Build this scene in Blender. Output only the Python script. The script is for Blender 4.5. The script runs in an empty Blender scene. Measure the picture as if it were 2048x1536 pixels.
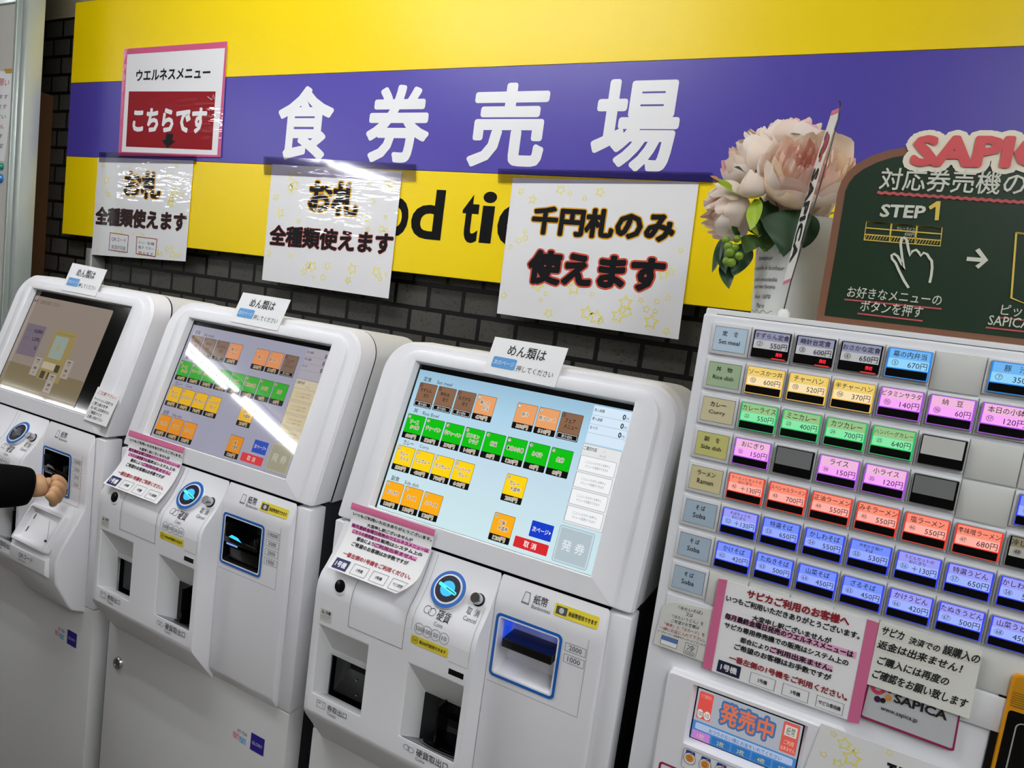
import bpy, bmesh, math, random
from mathutils import Vector, Matrix
S = bpy.context.scene
COL = S.collection
rnd = random.Random(7)
PI = math.pi

# ------------------------------------------------------------------ camera
F_PX = 1349.0                                  # focal length for a 2048 px wide frame
def _rot():
    a, b, c = 0.11311859, 0.45968226, 0.13644053
    rz = Matrix(((math.cos(c), -math.sin(c), 0), (math.sin(c), math.cos(c), 0), (0, 0, 1)))
    rx = Matrix(((1, 0, 0), (0, math.cos(a), -math.sin(a)), (0, math.sin(a), math.cos(a))))
    ry = Matrix(((math.cos(b), 0, math.sin(b)), (0, 1, 0), (-math.sin(b), 0, math.cos(b))))
    return rz @ rx @ ry                        # rows: camera right, down, forward over (X, -Z, Y)
RC = _rot()
EYE = Vector((0, 0, 1.55))
def w3(r): return Vector((r[0], r[2], -r[1]))
cr, cd, cf = w3(RC[0]), w3(RC[1]), w3(RC[2])
cam = bpy.data.cameras.new('camera'); cam_o = bpy.data.objects.new('camera', cam); COL.objects.link(cam_o)
cam.sensor_fit = 'HORIZONTAL'; cam.sensor_width = 36.0; cam.lens = F_PX / 2048 * 36; cam.clip_start = 0.05
m4 = Matrix((cr, -cd, -cf)).transposed().to_4x4(); m4.translation = EYE
cam_o.matrix_world = m4
S.camera = cam_o
def pixray(x, y): return cr * ((x - 1024) / F_PX) + cd * ((y - 768) / F_PX) + cf

# ------------------------------------------------------------------ world, exposure, lamps' strength
S.view_settings.view_transform = 'Standard'; S.view_settings.look = 'None'
S.view_settings.gamma = 1.0; S.view_settings.use_curve_mapping = False
S.view_settings.exposure = 0.0
W = bpy.data.worlds.new('world'); S.world = W; W.use_nodes = True
W.node_tree.nodes['Background'].inputs[0].default_value = (0.9, 0.95, 1.0, 1)
W.node_tree.nodes['Background'].inputs[1].default_value = 0.05
TUBE = 60.0
CEIL = 2.65
# lamps: (x, y, direction along 'x' or 'y')
LAMPS = [(-4.64, -1.60, 'y'), (-4.64, -2.87, 'y'), (-10.95, -4.24, 'x', 1), (-9.65, -4.24, 'x', 1),
         (-1.25, 0.25, 'x'), (0.65, -0.55, 'y'), (-7.2, -5.2, 'y'), (2.2, -0.3, 'y'), (1.3, -1.95, 'y')]  # those at positive x are added out of view to brighten the right side

# ------------------------------------------------------------------ materials
def lin(c):
    c = c / 255.0
    return c / 12.92 if c <= 0.04045 else ((c + 0.055) / 1.055) ** 2.4
_mc = {}
def P(name):
    m = bpy.data.materials.new(name); m.use_nodes = True
    return m, m.node_tree, m.node_tree.nodes['Principled BSDF']
def sin(b, k, v):
    if k in b.inputs: b.inputs[k].default_value = v
def mat(rgb, rough=0.5, metal=0.0, coat=0.0, spec=0.5, bump=None, wave=None, name='paint', trans=0.0, alpha=1.0):
    key = (tuple(rgb), rough, metal, coat, spec, bump, wave, trans, alpha)
    if key in _mc: return _mc[key]
    m, nt, b = P(name)
    sin(b, 'Base Color', (lin(rgb[0]), lin(rgb[1]), lin(rgb[2]), 1)); sin(b, 'Roughness', rough); sin(b, 'Metallic', metal)
    sin(b, 'Specular IOR Level', spec); sin(b, 'Coat Weight', coat); sin(b, 'Coat Roughness', 0.03)
    sin(b, 'Transmission Weight', trans); sin(b, 'Alpha', alpha)
    if bump or wave:
        tc = nt.nodes.new('ShaderNodeNewGeometry'); mp = nt.nodes.new('ShaderNodeMapping')
        n = nt.nodes.new('ShaderNodeTexNoise'); bp = nt.nodes.new('ShaderNodeBump')
        nt.links.new(tc.outputs['Position'], mp.inputs['Vector']); nt.links.new(mp.outputs[0], n.inputs['Vector'])
        nt.links.new(n.outputs[0], bp.inputs['Height'])
        if wave:        # wrinkled laminate: ripples in the glossy film only
            mp.inputs['Scale'].default_value = (9, 9, 42); mp.inputs['Rotation'].default_value = (0, 0.35, 0)
            n.inputs['Scale'].default_value = 1.5; n.inputs['Detail'].default_value = 1.5
            bp.inputs['Strength'].default_value = 1.0; bp.inputs['Distance'].default_value = 0.0016 * wave
            nt.links.new(bp.outputs[0], b.inputs['Coat Normal'])
        else:
            n.inputs['Scale'].default_value = bump[0]; n.inputs['Detail'].default_value = 5.0
            bp.inputs['Strength'].default_value = bump[1]; bp.inputs['Distance'].default_value = 0.002
            nt.links.new(bp.outputs[0], b.inputs['Normal'])
    _mc[key] = m
    return m
def glow(rgb, k=1.0, rough=0.035, spec=0.5, name='lit_screen'):
    key = ('g', tuple(rgb), k, rough, spec)
    if key in _mc: return _mc[key]
    m, nt, b = P(name)
    sin(b, 'Base Color', (0.004, 0.004, 0.004, 1)); sin(b, 'Roughness', rough); sin(b, 'Specular IOR Level', spec)
    sin(b, 'Emission Color', (lin(rgb[0]), lin(rgb[1]), lin(rgb[2]), 1)); sin(b, 'Emission Strength', k)
    _mc[key] = m
    return m
def film(rgb=(255, 255, 255), name='clear_tape', glossy=0.05, rough=0.08):
    key = ('f', rgb, glossy, rough)
    if key in _mc: return _mc[key]
    m = bpy.data.materials.new(name); m.use_nodes = True; nt = m.node_tree; nt.nodes.clear()
    o = nt.nodes.new('ShaderNodeOutputMaterial'); mx = nt.nodes.new('ShaderNodeMixShader')
    t = nt.nodes.new('ShaderNodeBsdfTransparent'); g = nt.nodes.new('ShaderNodeBsdfGlossy')
    t.inputs[0].default_value = (lin(rgb[0]), lin(rgb[1]), lin(rgb[2]), 1); g.inputs['Roughness'].default_value = rough
    mx.inputs[0].default_value = glossy
    nt.links.new(t.outputs[0], mx.inputs[1]); nt.links.new(g.outputs[0], mx.inputs[2]); nt.links.new(mx.outputs[0], o.inputs[0])
    _mc[key] = m
    return m

# ------------------------------------------------------------------ text as flat meshes (Blender's own built-in font)
_tc = {}
def glyphs(s, wt=0.0, res=2, dil=0.0):
    key = (s, wt, res, dil)
    if key in _tc: return _tc[key]
    c = bpy.data.curves.new('tmp', 'FONT'); c.body = s; c.resolution_u = res; c.offset = wt; c.space_line = 1.0
    o = bpy.data.objects.new('tmp', c); COL.objects.link(o)
    dg = bpy.context.evaluated_depsgraph_get(); me = o.evaluated_get(dg).to_mesh()
    vs = [(v.co.x, v.co.y) for v in me.vertices]; fs = [tuple(p.vertices) for p in me.polygons]
    o.evaluated_get(dg).to_mesh_clear(); bpy.data.objects.remove(o); bpy.data.curves.remove(c)
    x0 = min(v[0] for v in vs); x1 = max(v[0] for v in vs); y0 = min(v[1] for v in vs); y1 = max(v[1] for v in vs)
    vs = [(a, b, 1.7e-4 if dil else 0.0) for a, b in vs]
    if dil:             # fatten: a round pen along every outline, the ink box stays that of the plain letters
        cnt = {}
        for f in fs:
            for i in range(len(f)):
                e = tuple(sorted((f[i], f[(i + 1) % len(f)]))); cnt[e] = cnt.get(e, 0) + 1
        used = set()
        for (a, b), n in cnt.items():
            if n != 1: continue
            p, q = Vector(vs[a]), Vector(vs[b]); d = (q - p).to_2d()
            if d.length < 1e-6: continue
            nn = Vector((-d.y, d.x, 0)).normalized() * dil; k = len(vs); dz = (k * 7 // 4 % 61) * 2.5e-6
            vs += [(c.x, c.y, dz) for c in (p + nn, p - nn, q - nn, q + nn)]; fs.append((k, k + 1, k + 2, k + 3)); used |= {a, b}
        for a in used:
            k = len(vs); vs += [(vs[a][0] + dil * math.cos(PI * j / 4), vs[a][1] + dil * math.sin(PI * j / 4), (k * 11 // 8 % 61) * 2.5e-6 + 1.2e-6) for j in range(8)]
            fs.append(tuple(range(k, k + 8)))
    _tc[key] = (vs, fs, x0, x1, y0, y1)
    return _tc[key]

# ------------------------------------------------------------------ planes
class Pl:
    """flat frame: a along U, b along V, h along the outward normal; px() turns a point of the view into (a, b) on it"""
    def __init__(s, o, U, V):
        s.o = Vector(o); s.U = Vector(U).normalized(); s.V = Vector(V).normalized(); s.N = s.U.cross(s.V)
    def __call__(s, a, b, h=0.0): return s.o + s.U * a + s.V * b + s.N * h
    def px(s, x, y):
        d = pixray(x, y); k = (s.o - EYE).dot(s.N) / d.dot(s.N); p = EYE + d * k - s.o
        return p.dot(s.U), p.dot(s.V)
    def up(s, h):
        return Pl(s.o + s.N * h, s.U, s.V)
def YP(y): return Pl((0, y, 0), (1, 0, 0), (0, 0, 1))
def quadmap(pl, tl, tr, bl, br, n=None):
    """map (u, v) in [0,1] (v up) into the four corners given in plane coordinates"""
    tl, tr, bl, br = [Vector(q) for q in (tl, tr, bl, br)]
    def f(u, v, h=0.0):
        q = (bl * (1 - u) + br * u) * (1 - v) + (tl * (1 - u) + tr * u) * v
        return pl(q.x, q.y, h)
    return f

# ------------------------------------------------------------------ mesh collector
def rr(x0, x1, y0, y1, r, n=5):
    """rounded rectangle outline, anticlockwise; r = radius or (bl, br, tr, tl)"""
    if not isinstance(r, (tuple, list)): r = (r,) * 4
    out = []
    for (cx, cy, a0, q) in ((x0 + r[0], y0 + r[0], PI, r[0]), (x1 - r[1], y0 + r[1], 1.5 * PI, r[1]), (x1 - r[2], y1 - r[2], 0, r[2]), (x0 + r[3], y1 - r[3], .5 * PI, r[3])):
        for i in range(n + 1):
            a = a0 + .5 * PI * i / n
            out.append((cx + q * math.cos(a), cy + q * math.sin(a)))
    return out
def circ(x, y, rx, ry=None, n=32):
    ry = rx if ry is None else ry
    return [(x + rx * math.cos(2 * PI * i / n), y + ry * math.sin(2 * PI * i / n)) for i in range(n)]
def star(x, y, r, k=0.5, rot=0.3):
    return [(x + (r if i % 2 == 0 else r * k) * math.cos(rot + PI * i / 5), y + (r if i % 2 == 0 else r * k) * math.sin(rot + PI * i / 5)) for i in range(10)]
class MB:
    def __init__(s): s.v = []; s.f = []; s.m = []; s.mats = []
    def mi(s, m):
        if m not in s.mats: s.mats.append(m)
        return s.mats.index(m)
    def add(s, vs, fs, m):
        k = len(s.v); i = s.mi(m)
        s.v += [Vector(v) for v in vs]
        for f in fs: s.f.append(tuple(k + j for j in f)); s.m.append(i)
        return s
    def poly(s, pts, m): return s.add(pts, [tuple(range(len(pts)))], m)
    def box(s, x0, x1, y0, y1, z0, z1, m):
        v = [(x, y, z) for x in (x0, x1) for y in (y0, y1) for z in (z0, z1)]
        return s.add(v, [(0, 1, 3, 2), (4, 6, 7, 5), (0, 4, 5, 1), (2, 3, 7, 6), (0, 2, 6, 4), (1, 5, 7, 3)], m)
    def slab(s, fm, pts, h0, h1, m, m_side=None):
        """outline pts in frame fm, filled, extruded from h0 to h1"""
        n = len(pts)
        s.add([fm(a, b, h1) for a, b in pts], [tuple(range(n))], m)
        s.add([fm(a, b, h0) for a, b in pts], [tuple(reversed(range(n)))], m)
        v = [fm(a, b, h0) for a, b in pts] + [fm(a, b, h1) for a, b in pts]
        return s.add(v, [(i, (i + 1) % n, n + (i + 1) % n, n + i) for i in range(n)], m_side or m)
    def fill(s, fm, pts, m, h=0.0003): return s.poly([fm(a, b, h) for a, b in pts], m)
    def rect(s, fm, x0, x1, y0, y1, m, h=0.0003): return s.fill(fm, [(x0, y0), (x1, y0), (x1, y1), (x0, y1)], m, h)
    def bridge(s, loops, m, closed=True, cap0=False, cap1=False):
        n = len(loops[0]); vs = [p for l in loops for p in l]; fs = []
        for j in range(len(loops) - 1):
            for i in range(n if closed else n - 1):
                a, b = j * n + i, j * n + (i + 1) % n
                fs.append((a, b, b + n, a + n))
        if cap0: fs.append(tuple(reversed(range(n))))
        if cap1: fs.append(tuple((len(loops) - 1) * n + i for i in range(n)))
        return s.add(vs, fs, m)
    def ring(s, fm, a, b, m, h=0.0003): return s.bridge([[fm(x, y, h) for x, y in a], [fm(x, y, h) for x, y in b]], m)
    def frame(s, fm, x0, x1, y0, y1, t, m, h=0.0004, r=0.0):
        if r: return s.ring(fm, rr(x0, x1, y0, y1, r), rr(x0 + t, x1 - t, y0 + t, y1 - t, max(r - t, 0.0001)), m, h)
        return s.ring(fm, [(x0, y0), (x1, y0), (x1, y1), (x0, y1)], [(x0 + t, y0 + t), (x1 - t, y0 + t), (x1 - t, y1 - t), (x0 + t, y1 - t)], m, h)
    def line(s, fm, pts, w, m, h=0.0003):
        n = len(pts); L = []; R = []
        for i in range(n):
            p = Vector(pts[max(i - 1, 0)]); q = Vector(pts[min(i + 1, n - 1)]); d = (q - p)
            d = d.normalized() if d.length else Vector((1, 0)); nn = Vector((-d.y, d.x)) * w / 2; c = Vector(pts[i])
            L.append(fm(*(c + nn), h)); R.append(fm(*(c - nn), h))
        return s.bridge([L, R], m, closed=False)
    def text(s, fm, t, x0, y0, w, hh, m, wt=0.0, h=0.0005, shear=0.0, slope=0.0, res=2, dil=0.0):
        """text whose ink box is (x0, y0, w, hh); hh None keeps the font's own proportions (and w None likewise)"""
        if wt > 0.012 and any(ord(c) > 0x2000 for c in t): dil, wt = wt, 0.0
        vs, fs, a0, a1, b0, b1 = glyphs(t, wt, res, dil)
        if hh is None: hh = w * (b1 - b0) / (a1 - a0)
        if w is None: w = hh * (a1 - a0) / (b1 - b0)
        out = []
        for a, b, dz in vs:
            u = (a - a0) / (a1 - a0); q = (b - b0) / (b1 - b0)
            out.append(fm(x0 + u * w + shear * q * hh, y0 + q * hh + slope * u * w, h + dz))
        return s.add(out, fs, m)
    def ctext(s, fm, t, cx, cy, w, hh, m, **k):
        w_ = k.get('wt', 0.0); w_ = 0.0 if w_ > 0.012 and any(ord(c) > 0x2000 for c in t) else w_
        vs, fs, a0, a1, b0, b1 = glyphs(t, w_, k.get('res', 2))
        if w is None: w = hh * (a1 - a0) / (b1 - b0)
        if hh is None: hh = w * (b1 - b0) / (a1 - a0)
        return s.text(fm, t, cx - w / 2, cy - hh / 2, w, hh, m, **k)
    def ptext(s, pl, t, bl, br, hpx, m, wt=0.0, h=0.0005, res=2, dil=0.0):
        """text on a real plane with the ink box whose lower corners and height are read off the view"""
        if wt > 0.012 and any(ord(c) > 0x2000 for c in t): dil, wt = wt, 0.0
        a0, b0 = pl.px(*bl); a1, b1 = pl.px(*br); a2, b2 = pl.px(bl[0], bl[1] - hpx)
        vs, fs, g0, g1, k0, k1 = glyphs(t, wt, res, dil); hh = b2 - b0; sh = 0.0
        out = []
        for a, b, dz in vs:
            u = (a - g0) / (g1 - g0); q = (b - k0) / (k1 - k0)
            out.append(pl(a0 + (a1 - a0) * u, b0 + (b1 - b0) * u + hh * q, h + dz))
        return s.add(out, fs, m)
    def tube(s, path, r, m, n=8, caps=True):
        path = [Vector(p) for p in path]; rs = r if isinstance(r, (list, tuple)) else [r] * len(path); loops = []
        t0 = (path[1] - path[0]).normalized(); u = t0.orthogonal().normalized()
        for i, p in enumerate(path):
            t = (path[min(i + 1, len(path) - 1)] - path[max(i - 1, 0)]).normalized()
            u = (u - t * u.dot(t)).normalized(); w = t.cross(u)
            loops.append([p + (u * math.cos(2 * PI * k / n) + w * math.sin(2 * PI * k / n)) * rs[i] for k in range(n)])
        return s.bridge(loops, m, cap0=caps, cap1=caps)
    def lathe(s, o, ax, prof, m, n=32, cap0=True, cap1=True):
        o = Vector(o); ax = Vector(ax).normalized(); u = ax.orthogonal().normalized(); w = ax.cross(u)
        return s.bridge([[o + ax * z + (u * math.cos(2 * PI * k / n) + w * math.sin(2 * PI * k / n)) * r for k in range(n)] for r, z in prof], m, cap0=cap0, cap1=cap1)
    def grid(s, fn, nu, nv, m):
        vs = [fn(i / nu, j / nv) for j in range(nv + 1) for i in range(nu + 1)]
        return s.add(vs, [(j * (nu + 1) + i, j * (nu + 1) + i + 1, (j + 1) * (nu + 1) + i + 1, (j + 1) * (nu + 1) + i) for j in range(nv) for i in range(nu)], m)
    def build(s, name, parent=None, bevel=0.0, seg=2, smooth=None, solid=False, merge=False, thick=0.0):
        me = bpy.data.meshes.new(name)
        off = parent_loc(parent) if parent else Vector((0, 0, 0))
        me.from_pydata([tuple(v - off) for v in s.v], [], s.f)
        for m in s.mats: me.materials.append(m)
        me.polygons.foreach_set('material_index', s.m)
        if bevel or solid or merge:
            bm = bmesh.new(); bm.from_mesh(me)
            bmesh.ops.remove_doubles(bm, verts=bm.verts, dist=1e-5)
            if solid or bevel: bmesh.ops.recalc_face_normals(bm, faces=bm.faces)
            if bevel:
                ed = [e for e in bm.edges if len(e.link_faces) == 2 and e.calc_face_angle(0) > 0.5]
                bmesh.ops.bevel(bm, geom=ed, offset=bevel, segments=seg, affect='EDGES', profile=0.5, clamp_overlap=True)
            bm.to_mesh(me); bm.free()
        if smooth is not None or bevel:
            me.polygons.foreach_set('use_smooth', [True] * len(me.polygons))
            me.set_sharp_from_angle(angle=math.radians(smooth if smooth is not None else 40))
        me.update()
        o = bpy.data.objects.new(name, me); COL.objects.link(o)
        if parent: o.parent = parent
        if thick:
            md = o.modifiers.new('thickness', 'SOLIDIFY'); md.thickness = thick; md.offset = -1
        return o
def parent_loc(p):
    l = Vector((0, 0, 0))
    while p: l += p.location; p = p.parent
    return l
def tag(o, label, cat, group=None, kind=None):
    o['label'] = label; o['category'] = cat
    if group: o['group'] = group
    if kind: o['kind'] = kind
    return o
def thing(name, loc, label, cat, group=None):
    o = bpy.data.objects.new(name, None); COL.objects.link(o); o.location = loc; o.empty_display_size = 0.05
    return tag(o, label, cat, group)
def struct(mb, name, **k):
    o = mb.build(name, **k); o['kind'] = 'structure'; return o

WHITE = mat((240, 240, 244), 0.38, name='white_plastic')
WHITE2 = mat((222, 223, 224), 0.42, name='pale_grey_plastic')
DOOR = mat((205, 205, 205), 0.36, name='painted_steel_door')
GREY = mat((150, 152, 156), 0.45, name='grey_plastic')
BLK = mat((10, 10, 11), 0.35, name='black_plastic')
BLKG = mat((6, 6, 7), 0.06, name='black_gloss')
INK = mat((22, 22, 24), 0.6, name='black_ink')
INKG = mat((70, 72, 75), 0.6, name='grey_ink')
BLUE = mat((20, 100, 190), 0.4, name='blue_ring')
NAVY = mat((38, 26, 140), 0.4, name='navy_plate')
YEL = mat((235, 215, 60), 0.45, name='yellow_sticker')
PINK = mat((214, 110, 150), 0.55, name='pink_tape')
PAPER = mat((244, 244, 245), 0.6, name='paper')
RED = mat((150, 25, 38), 0.6, name='dark_red_ink')
CHROME = mat((200, 200, 205), 0.18, metal=1.0, name='chrome')
LAMN = 0.42
def lam(rgb, wave=LAMN, rough=0.5): return mat(rgb, rough, coat=1.0, spec=0.1, wave=wave, name='laminated_print')

# ================================================================== the room
def brick():
    m, nt, b = P('dark_brick_tile')
    g = nt.nodes.new('ShaderNodeNewGeometry'); sp = nt.nodes.new('ShaderNodeSeparateXYZ'); cb = nt.nodes.new('ShaderNodeCombineXYZ')
    nt.links.new(g.outputs['Position'], sp.inputs[0])
    ax = nt.nodes.new('ShaderNodeMath'); ax.inputs[1].default_value = 10.047; nt.links.new(sp.outputs[0], ax.inputs[0])
    az = nt.nodes.new('ShaderNodeMath'); az.inputs[1].default_value = 0.0604 * 1 - 2.2395 + 0.0604 * 40; nt.links.new(sp.outputs[2], az.inputs[0])
    nt.links.new(ax.outputs[0], cb.inputs[0]); nt.links.new(az.outputs[0], cb.inputs[1])
    br = nt.nodes.new('ShaderNodeTexBrick'); nt.links.new(cb.outputs[0], br.inputs['Vector'])
    br.inputs['Scale'].default_value = 1.0; br.inputs['Brick Width'].default_value = 0.1; br.inputs['Row Height'].default_value = 0.0604
    br.inputs['Mortar Size'].default_value = 0.0055; br.inputs['Mortar Smooth'].default_value = 0.15; br.offset = 0.5
    br.inputs['Color1'].default_value = (0.082, 0.078, 0.066, 1); br.inputs['Color2'].default_value = (0.06, 0.057, 0.048, 1)
    br.inputs['Mortar'].default_value = (0.003, 0.003, 0.003, 1)
    nz = nt.nodes.new('ShaderNodeTexNoise'); nz.inputs['Scale'].default_value = 160; nz.inputs['Detail'].default_value = 6
    nt.links.new(g.outputs['Position'], nz.inputs['Vector'])
    rp = nt.nodes.new('ShaderNodeValToRGB'); rp.color_ramp.elements[0].position = 0.30; rp.color_ramp.elements[0].color = (0.25, 0.25, 0.25, 1)
    rp.color_ramp.elements[1].position = 0.42; rp.color_ramp.elements[1].color = (1, 1, 1, 1)
    nt.links.new(nz.outputs[0], rp.inputs[0])
    mx = nt.nodes.new('ShaderNodeMix'); mx.data_type = 'RGBA'; mx.blend_type = 'MULTIPLY'; mx.inputs[0].default_value = 0.8
    nt.links.new(br.outputs['Color'], mx.inputs[6]); nt.links.new(rp.outputs[0], mx.inputs[7]); nt.links.new(mx.outputs[2], b.inputs['Base Color'])
    bp = nt.nodes.new('ShaderNodeBump'); bp.inputs['Strength'].default_value = 0.9; bp.inputs['Distance'].default_value = 0.006; bp.invert = True
    nt.links.new(br.outputs['Fac'], bp.inputs['Height'])
    b2 = nt.nodes.new('ShaderNodeBump'); b2.inputs['Strength'].default_value = 0.25; b2.inputs['Distance'].default_value = 0.003
    nt.links.new(nz.outputs[0], b2.inputs['Height']); nt.links.new(bp.outputs[0], b2.inputs['Normal']); nt.links.new(b2.outputs[0], b.inputs['Normal'])
    b.inputs['Roughness'].default_value = 0.42; b.inputs['Specular IOR Level'].default_value = 0.3
    return m
WY = 1.39
struct(MB().box(-6.5, 3.2, WY, WY + 0.12, 0, 2.30, brick()), 'wall_back')
struct(MB().box(-6.5, 3.2, WY - 0.004, WY + 0.12, 2.302, 3.0, mat((150, 142, 118), 0.9, bump=(70, 1.0), name='rough_plaster')), 'wall_back_upper')
WALLM = mat((170, 165, 152), 0.8, name='painted_wall')
struct(MB().box(3.2, 3.3, -9.0, WY + 0.12, 0, 3.0, WALLM), 'wall_right')
struct(MB().box(-12.6, -12.5, -9.0, WY + 0.12, 0, 3.0, WALLM), 'wall_left')
struct(MB().box(-12.5, -6.5, WY, WY + 0.12, 0, 3.0, WALLM), 'wall_back_far')
struct(MB().box(-12.6, 3.3, -9.1, -9.0, 0, 3.0, WALLM), 'wall_front')
struct(MB().box(-12.6, 3.3, -9.1, WY + 0.12, -0.1, 0.0, mat((96, 90, 82), 0.35, name='vinyl_floor')), 'floor')
struct(MB().box(-12.5, 3.2, -9.0, WY - 0.005, CEIL + 0.05, CEIL + 0.12, mat((225, 222, 214), 0.85, name='ceiling_board')), 'ceiling')

# ceiling lamps: white trough with two bare tubes
TUBEM = glow((250, 252, 255), TUBE, name='lit_tube')
LAMPW = mat((78, 78, 77), 0.5, name='lamp_enamel')
def tube_lamp(x, y, d, n=2):
    t = thing('ceiling_lamp', (x, y, CEIL + 0.05), 'unseen twin tube ceiling lamp, some known from reflections, right ones added to brighten that side' if n == 2 else 'single tube ceiling lamp, seen only as a thin reflection in the leftmost screen', 'ceiling lamp', 'twin tube ceiling lamps' if n == 2 else 'single tube ceiling lamps')
    R = (lambda a, b, z: (x + a, y + b, z)) if d == 'x' else (lambda a, b, z: (x - b, y + a, z))
    hb = MB(); L = 0.62; hw = 0.13 if n == 2 else 0.035
    pr = [(-hw, CEIL + 0.05), (hw, CEIL + 0.05), (hw, CEIL + 0.035), (0.02, CEIL + 0.022), (-0.02, CEIL + 0.022), (-hw, CEIL + 0.035)]
    hb.bridge([[R(-L, b, z) for b, z in pr], [R(L, b, z) for b, z in pr]], LAMPW, cap0=True, cap1=True)
    hb.build('housing', t, solid=True)
    for sgn in ((-1, 1) if n == 2 else (0,)):
        MB().tube([R(-0.59, 0.07 * sgn, CEIL), R(0.59, 0.07 * sgn, CEIL)], 0.015, TUBEM, n=8).build('tube', t)
        for e in (-1, 1): MB().box(*sorted((R(e * 0.61, 0.07 * sgn - 0.012, 0)[0], R(e * 0.585, 0.07 * sgn + 0.012, 0)[0])), *sorted((R(e * 0.61, 0.07 * sgn - 0.012, 0)[1], R(e * 0.585, 0.07 * sgn + 0.012, 0)[1])), CEIL - 0.016, CEIL + 0.036, LAMPW).build('socket', t)
for q in LAMPS: tube_lamp(*q)

# grey pole on the wall below the first sheet
px = YP(1.37)
a0, b0 = px.px(186, 522); a1, _ = px.px(199, 522)
pm = MB().box(a0, a1, 1.345, WY, 0.0, b0 + 0.04, mat((170, 172, 165), 0.35, metal=0.4, name='aluminium_channel'))
tag(pm.build('cable_channel', bevel=0.002), 'grey aluminium cable channel running down the brick wall under the leftmost sheet', 'cable channel')

# ================================================================== the big yellow and purple board
SY = 1.345
SP = YP(SY)
YELLOW = mat((252, 219, 4), 0.36, spec=0.32, name='yellow_board'); PURPLE = mat((80, 68, 168), 0.36, spec=0.4, name='purple_board'); WLET = mat((238, 238, 240), 0.35, name='white_letter')
sx0, sx1 = -2.404, 0.75
def lerp(z0, z1, x): return z0 + (z1 - z0) * (x - sx0) / (0.15 - sx0)
zt = lambda x: 2.323; zb1 = lambda x: lerp(2.0725, 2.0674, x); zb0 = lambda x: lerp(1.8396, 1.8366, x); zb = lambda x: lerp(1.587, 1.6035, x)
bt = thing('sign_board', ((sx0 + sx1) / 2, SY + 0.012, 1.95), 'wide yellow board with a purple band and big white lettering on the brick wall', 'sign')
for nm, lo, hi, m in (('upper_panel', zb1, zt, YELLOW), ('purple_band', zb0, zb1, PURPLE), ('lower_panel', zb, zb0, YELLOW)):
    MB().slab(SP, [(sx0, lo(sx0) + 0.0006), (sx1, lo(sx1) + 0.0006), (sx1, hi(sx1)), (sx0, hi(sx0))], -0.025, 0.0, m).build(nm, bt, bevel=0.0007, seg=1)
MB().box(sx0 + 0.1, sx1 - 0.1, SY + 0.026, WY, 1.62, 1.66, GREY).box(sx0 + 0.1, sx1 - 0.1, SY + 0.026, WY, 2.2, 2.24, GREY).build('batten', bt)
def pbox(pl, L, T, R, B):
    mx, my = (L + R) / 2, (T + B) / 2
    a0 = pl.px(L, my)[0]; a1 = pl.px(R, my)[0]; b0 = pl.px(mx, B)[1]; b1 = pl.px(mx, T)[1]
    return a0, b0, a1 - a0, b1 - b0
for ch, L, T, R, B in (('食', 558.8, 176.9, 662.3, 316), ('券', 738.2, 174.5, 856.1, 322.1), ('売', 946, 171.1, 1088.5, 330.7), ('場', 1191.6, 163, 1352.6, 338)):
    MB().text(SP, ch, *pbox(SP, L, T, R, B), WLET, dil=0.030, h=0.0006, res=3).build('large_letter', bt)
lt = MB(); z2 = lambda x, y: (500 + x / 2.926, 100 + y / 2.926)
for ch, L, T, R, B in (('o', 780, 862, 928, 1092), ('d', 948, 815, 1132, 1108), ('t', 1240, 845, 1340, 1130), ('i', 1352, 828, 1432, 1132), ('c', 1448, 905, 1620, 1152)):
    lt.text(SP, ch, *pbox(SP, *z2(L, T), *z2(R, B)), mat((7, 7, 7), 0.5, spec=0.15, name='black_letter'), wt=0.022, h=0.0006, res=4)
lt.build('black_lettering', bt)

# ================================================================== laminated sheets on the board
PY = SY - 0.0035
PP = YP(PY)
z1 = lambda x, y: (x / 2.926, y / 2.926)
z3 = lambda x, y: (950 + x / 2.926, 150 + y / 2.926)
LW = lam((240, 240, 242)); LK = lam((26, 26, 31)); LBR = lam((46, 30, 32)); LY = lam((226, 166, 30)); LR = lam((214, 88, 66)); LST = lam((250, 238, 130)); LDR = lam((150, 22, 34)); LTAPE = lam((216, 96, 140), rough=0.5)
def corners(pl, f, q): return [pl.px(*f(*c)) for c in q]
def centre(cs): return sum(c[0] for c in cs) / 4, min(c[1] for c in cs)
def sheet(name, label, cs, m, th=0.0006, pl=PP, spots=()):
    cx, cz = centre(cs)
    t = thing(name, pl(cx, cz), label, 'sign')
    mb = MB().slab(pl, [cs[3], cs[2], cs[1], cs[0]], -th, 0.0, m)
    if spots: stars(mb, cs, pl, spots, LST)
    mb.build('sheet', t)
    return t
def stars(mb, cs, pl, spots, m, w=0.10):
    f = quadmap(pl, cs[0], cs[1], cs[3], cs[2]); W_ = abs(cs[1][0] - cs[0][0]); H_ = abs(cs[0][1] - cs[3][1])
    for u, v, r in spots:
        fm = lambda a, b, h: f(u + a / W_, v + b / H_, h)
        k = rnd.random() * 6
        mb.ring(fm, star(0, 0, r, 0.52, k), star(0, 0, r * 0.66, 0.52, k), m, 0.0004)
    return mb
def scatter(n, seed, keep):
    r = random.Random(seed); out = []
    while len(out) < n:
        u, v = r.random() * 0.94 + 0.03, r.random() * 0.92 + 0.04
        if keep(u, v): out.append((u, v, r.choice((0.007, 0.009, 0.012, 0.017))))
    return out

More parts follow.
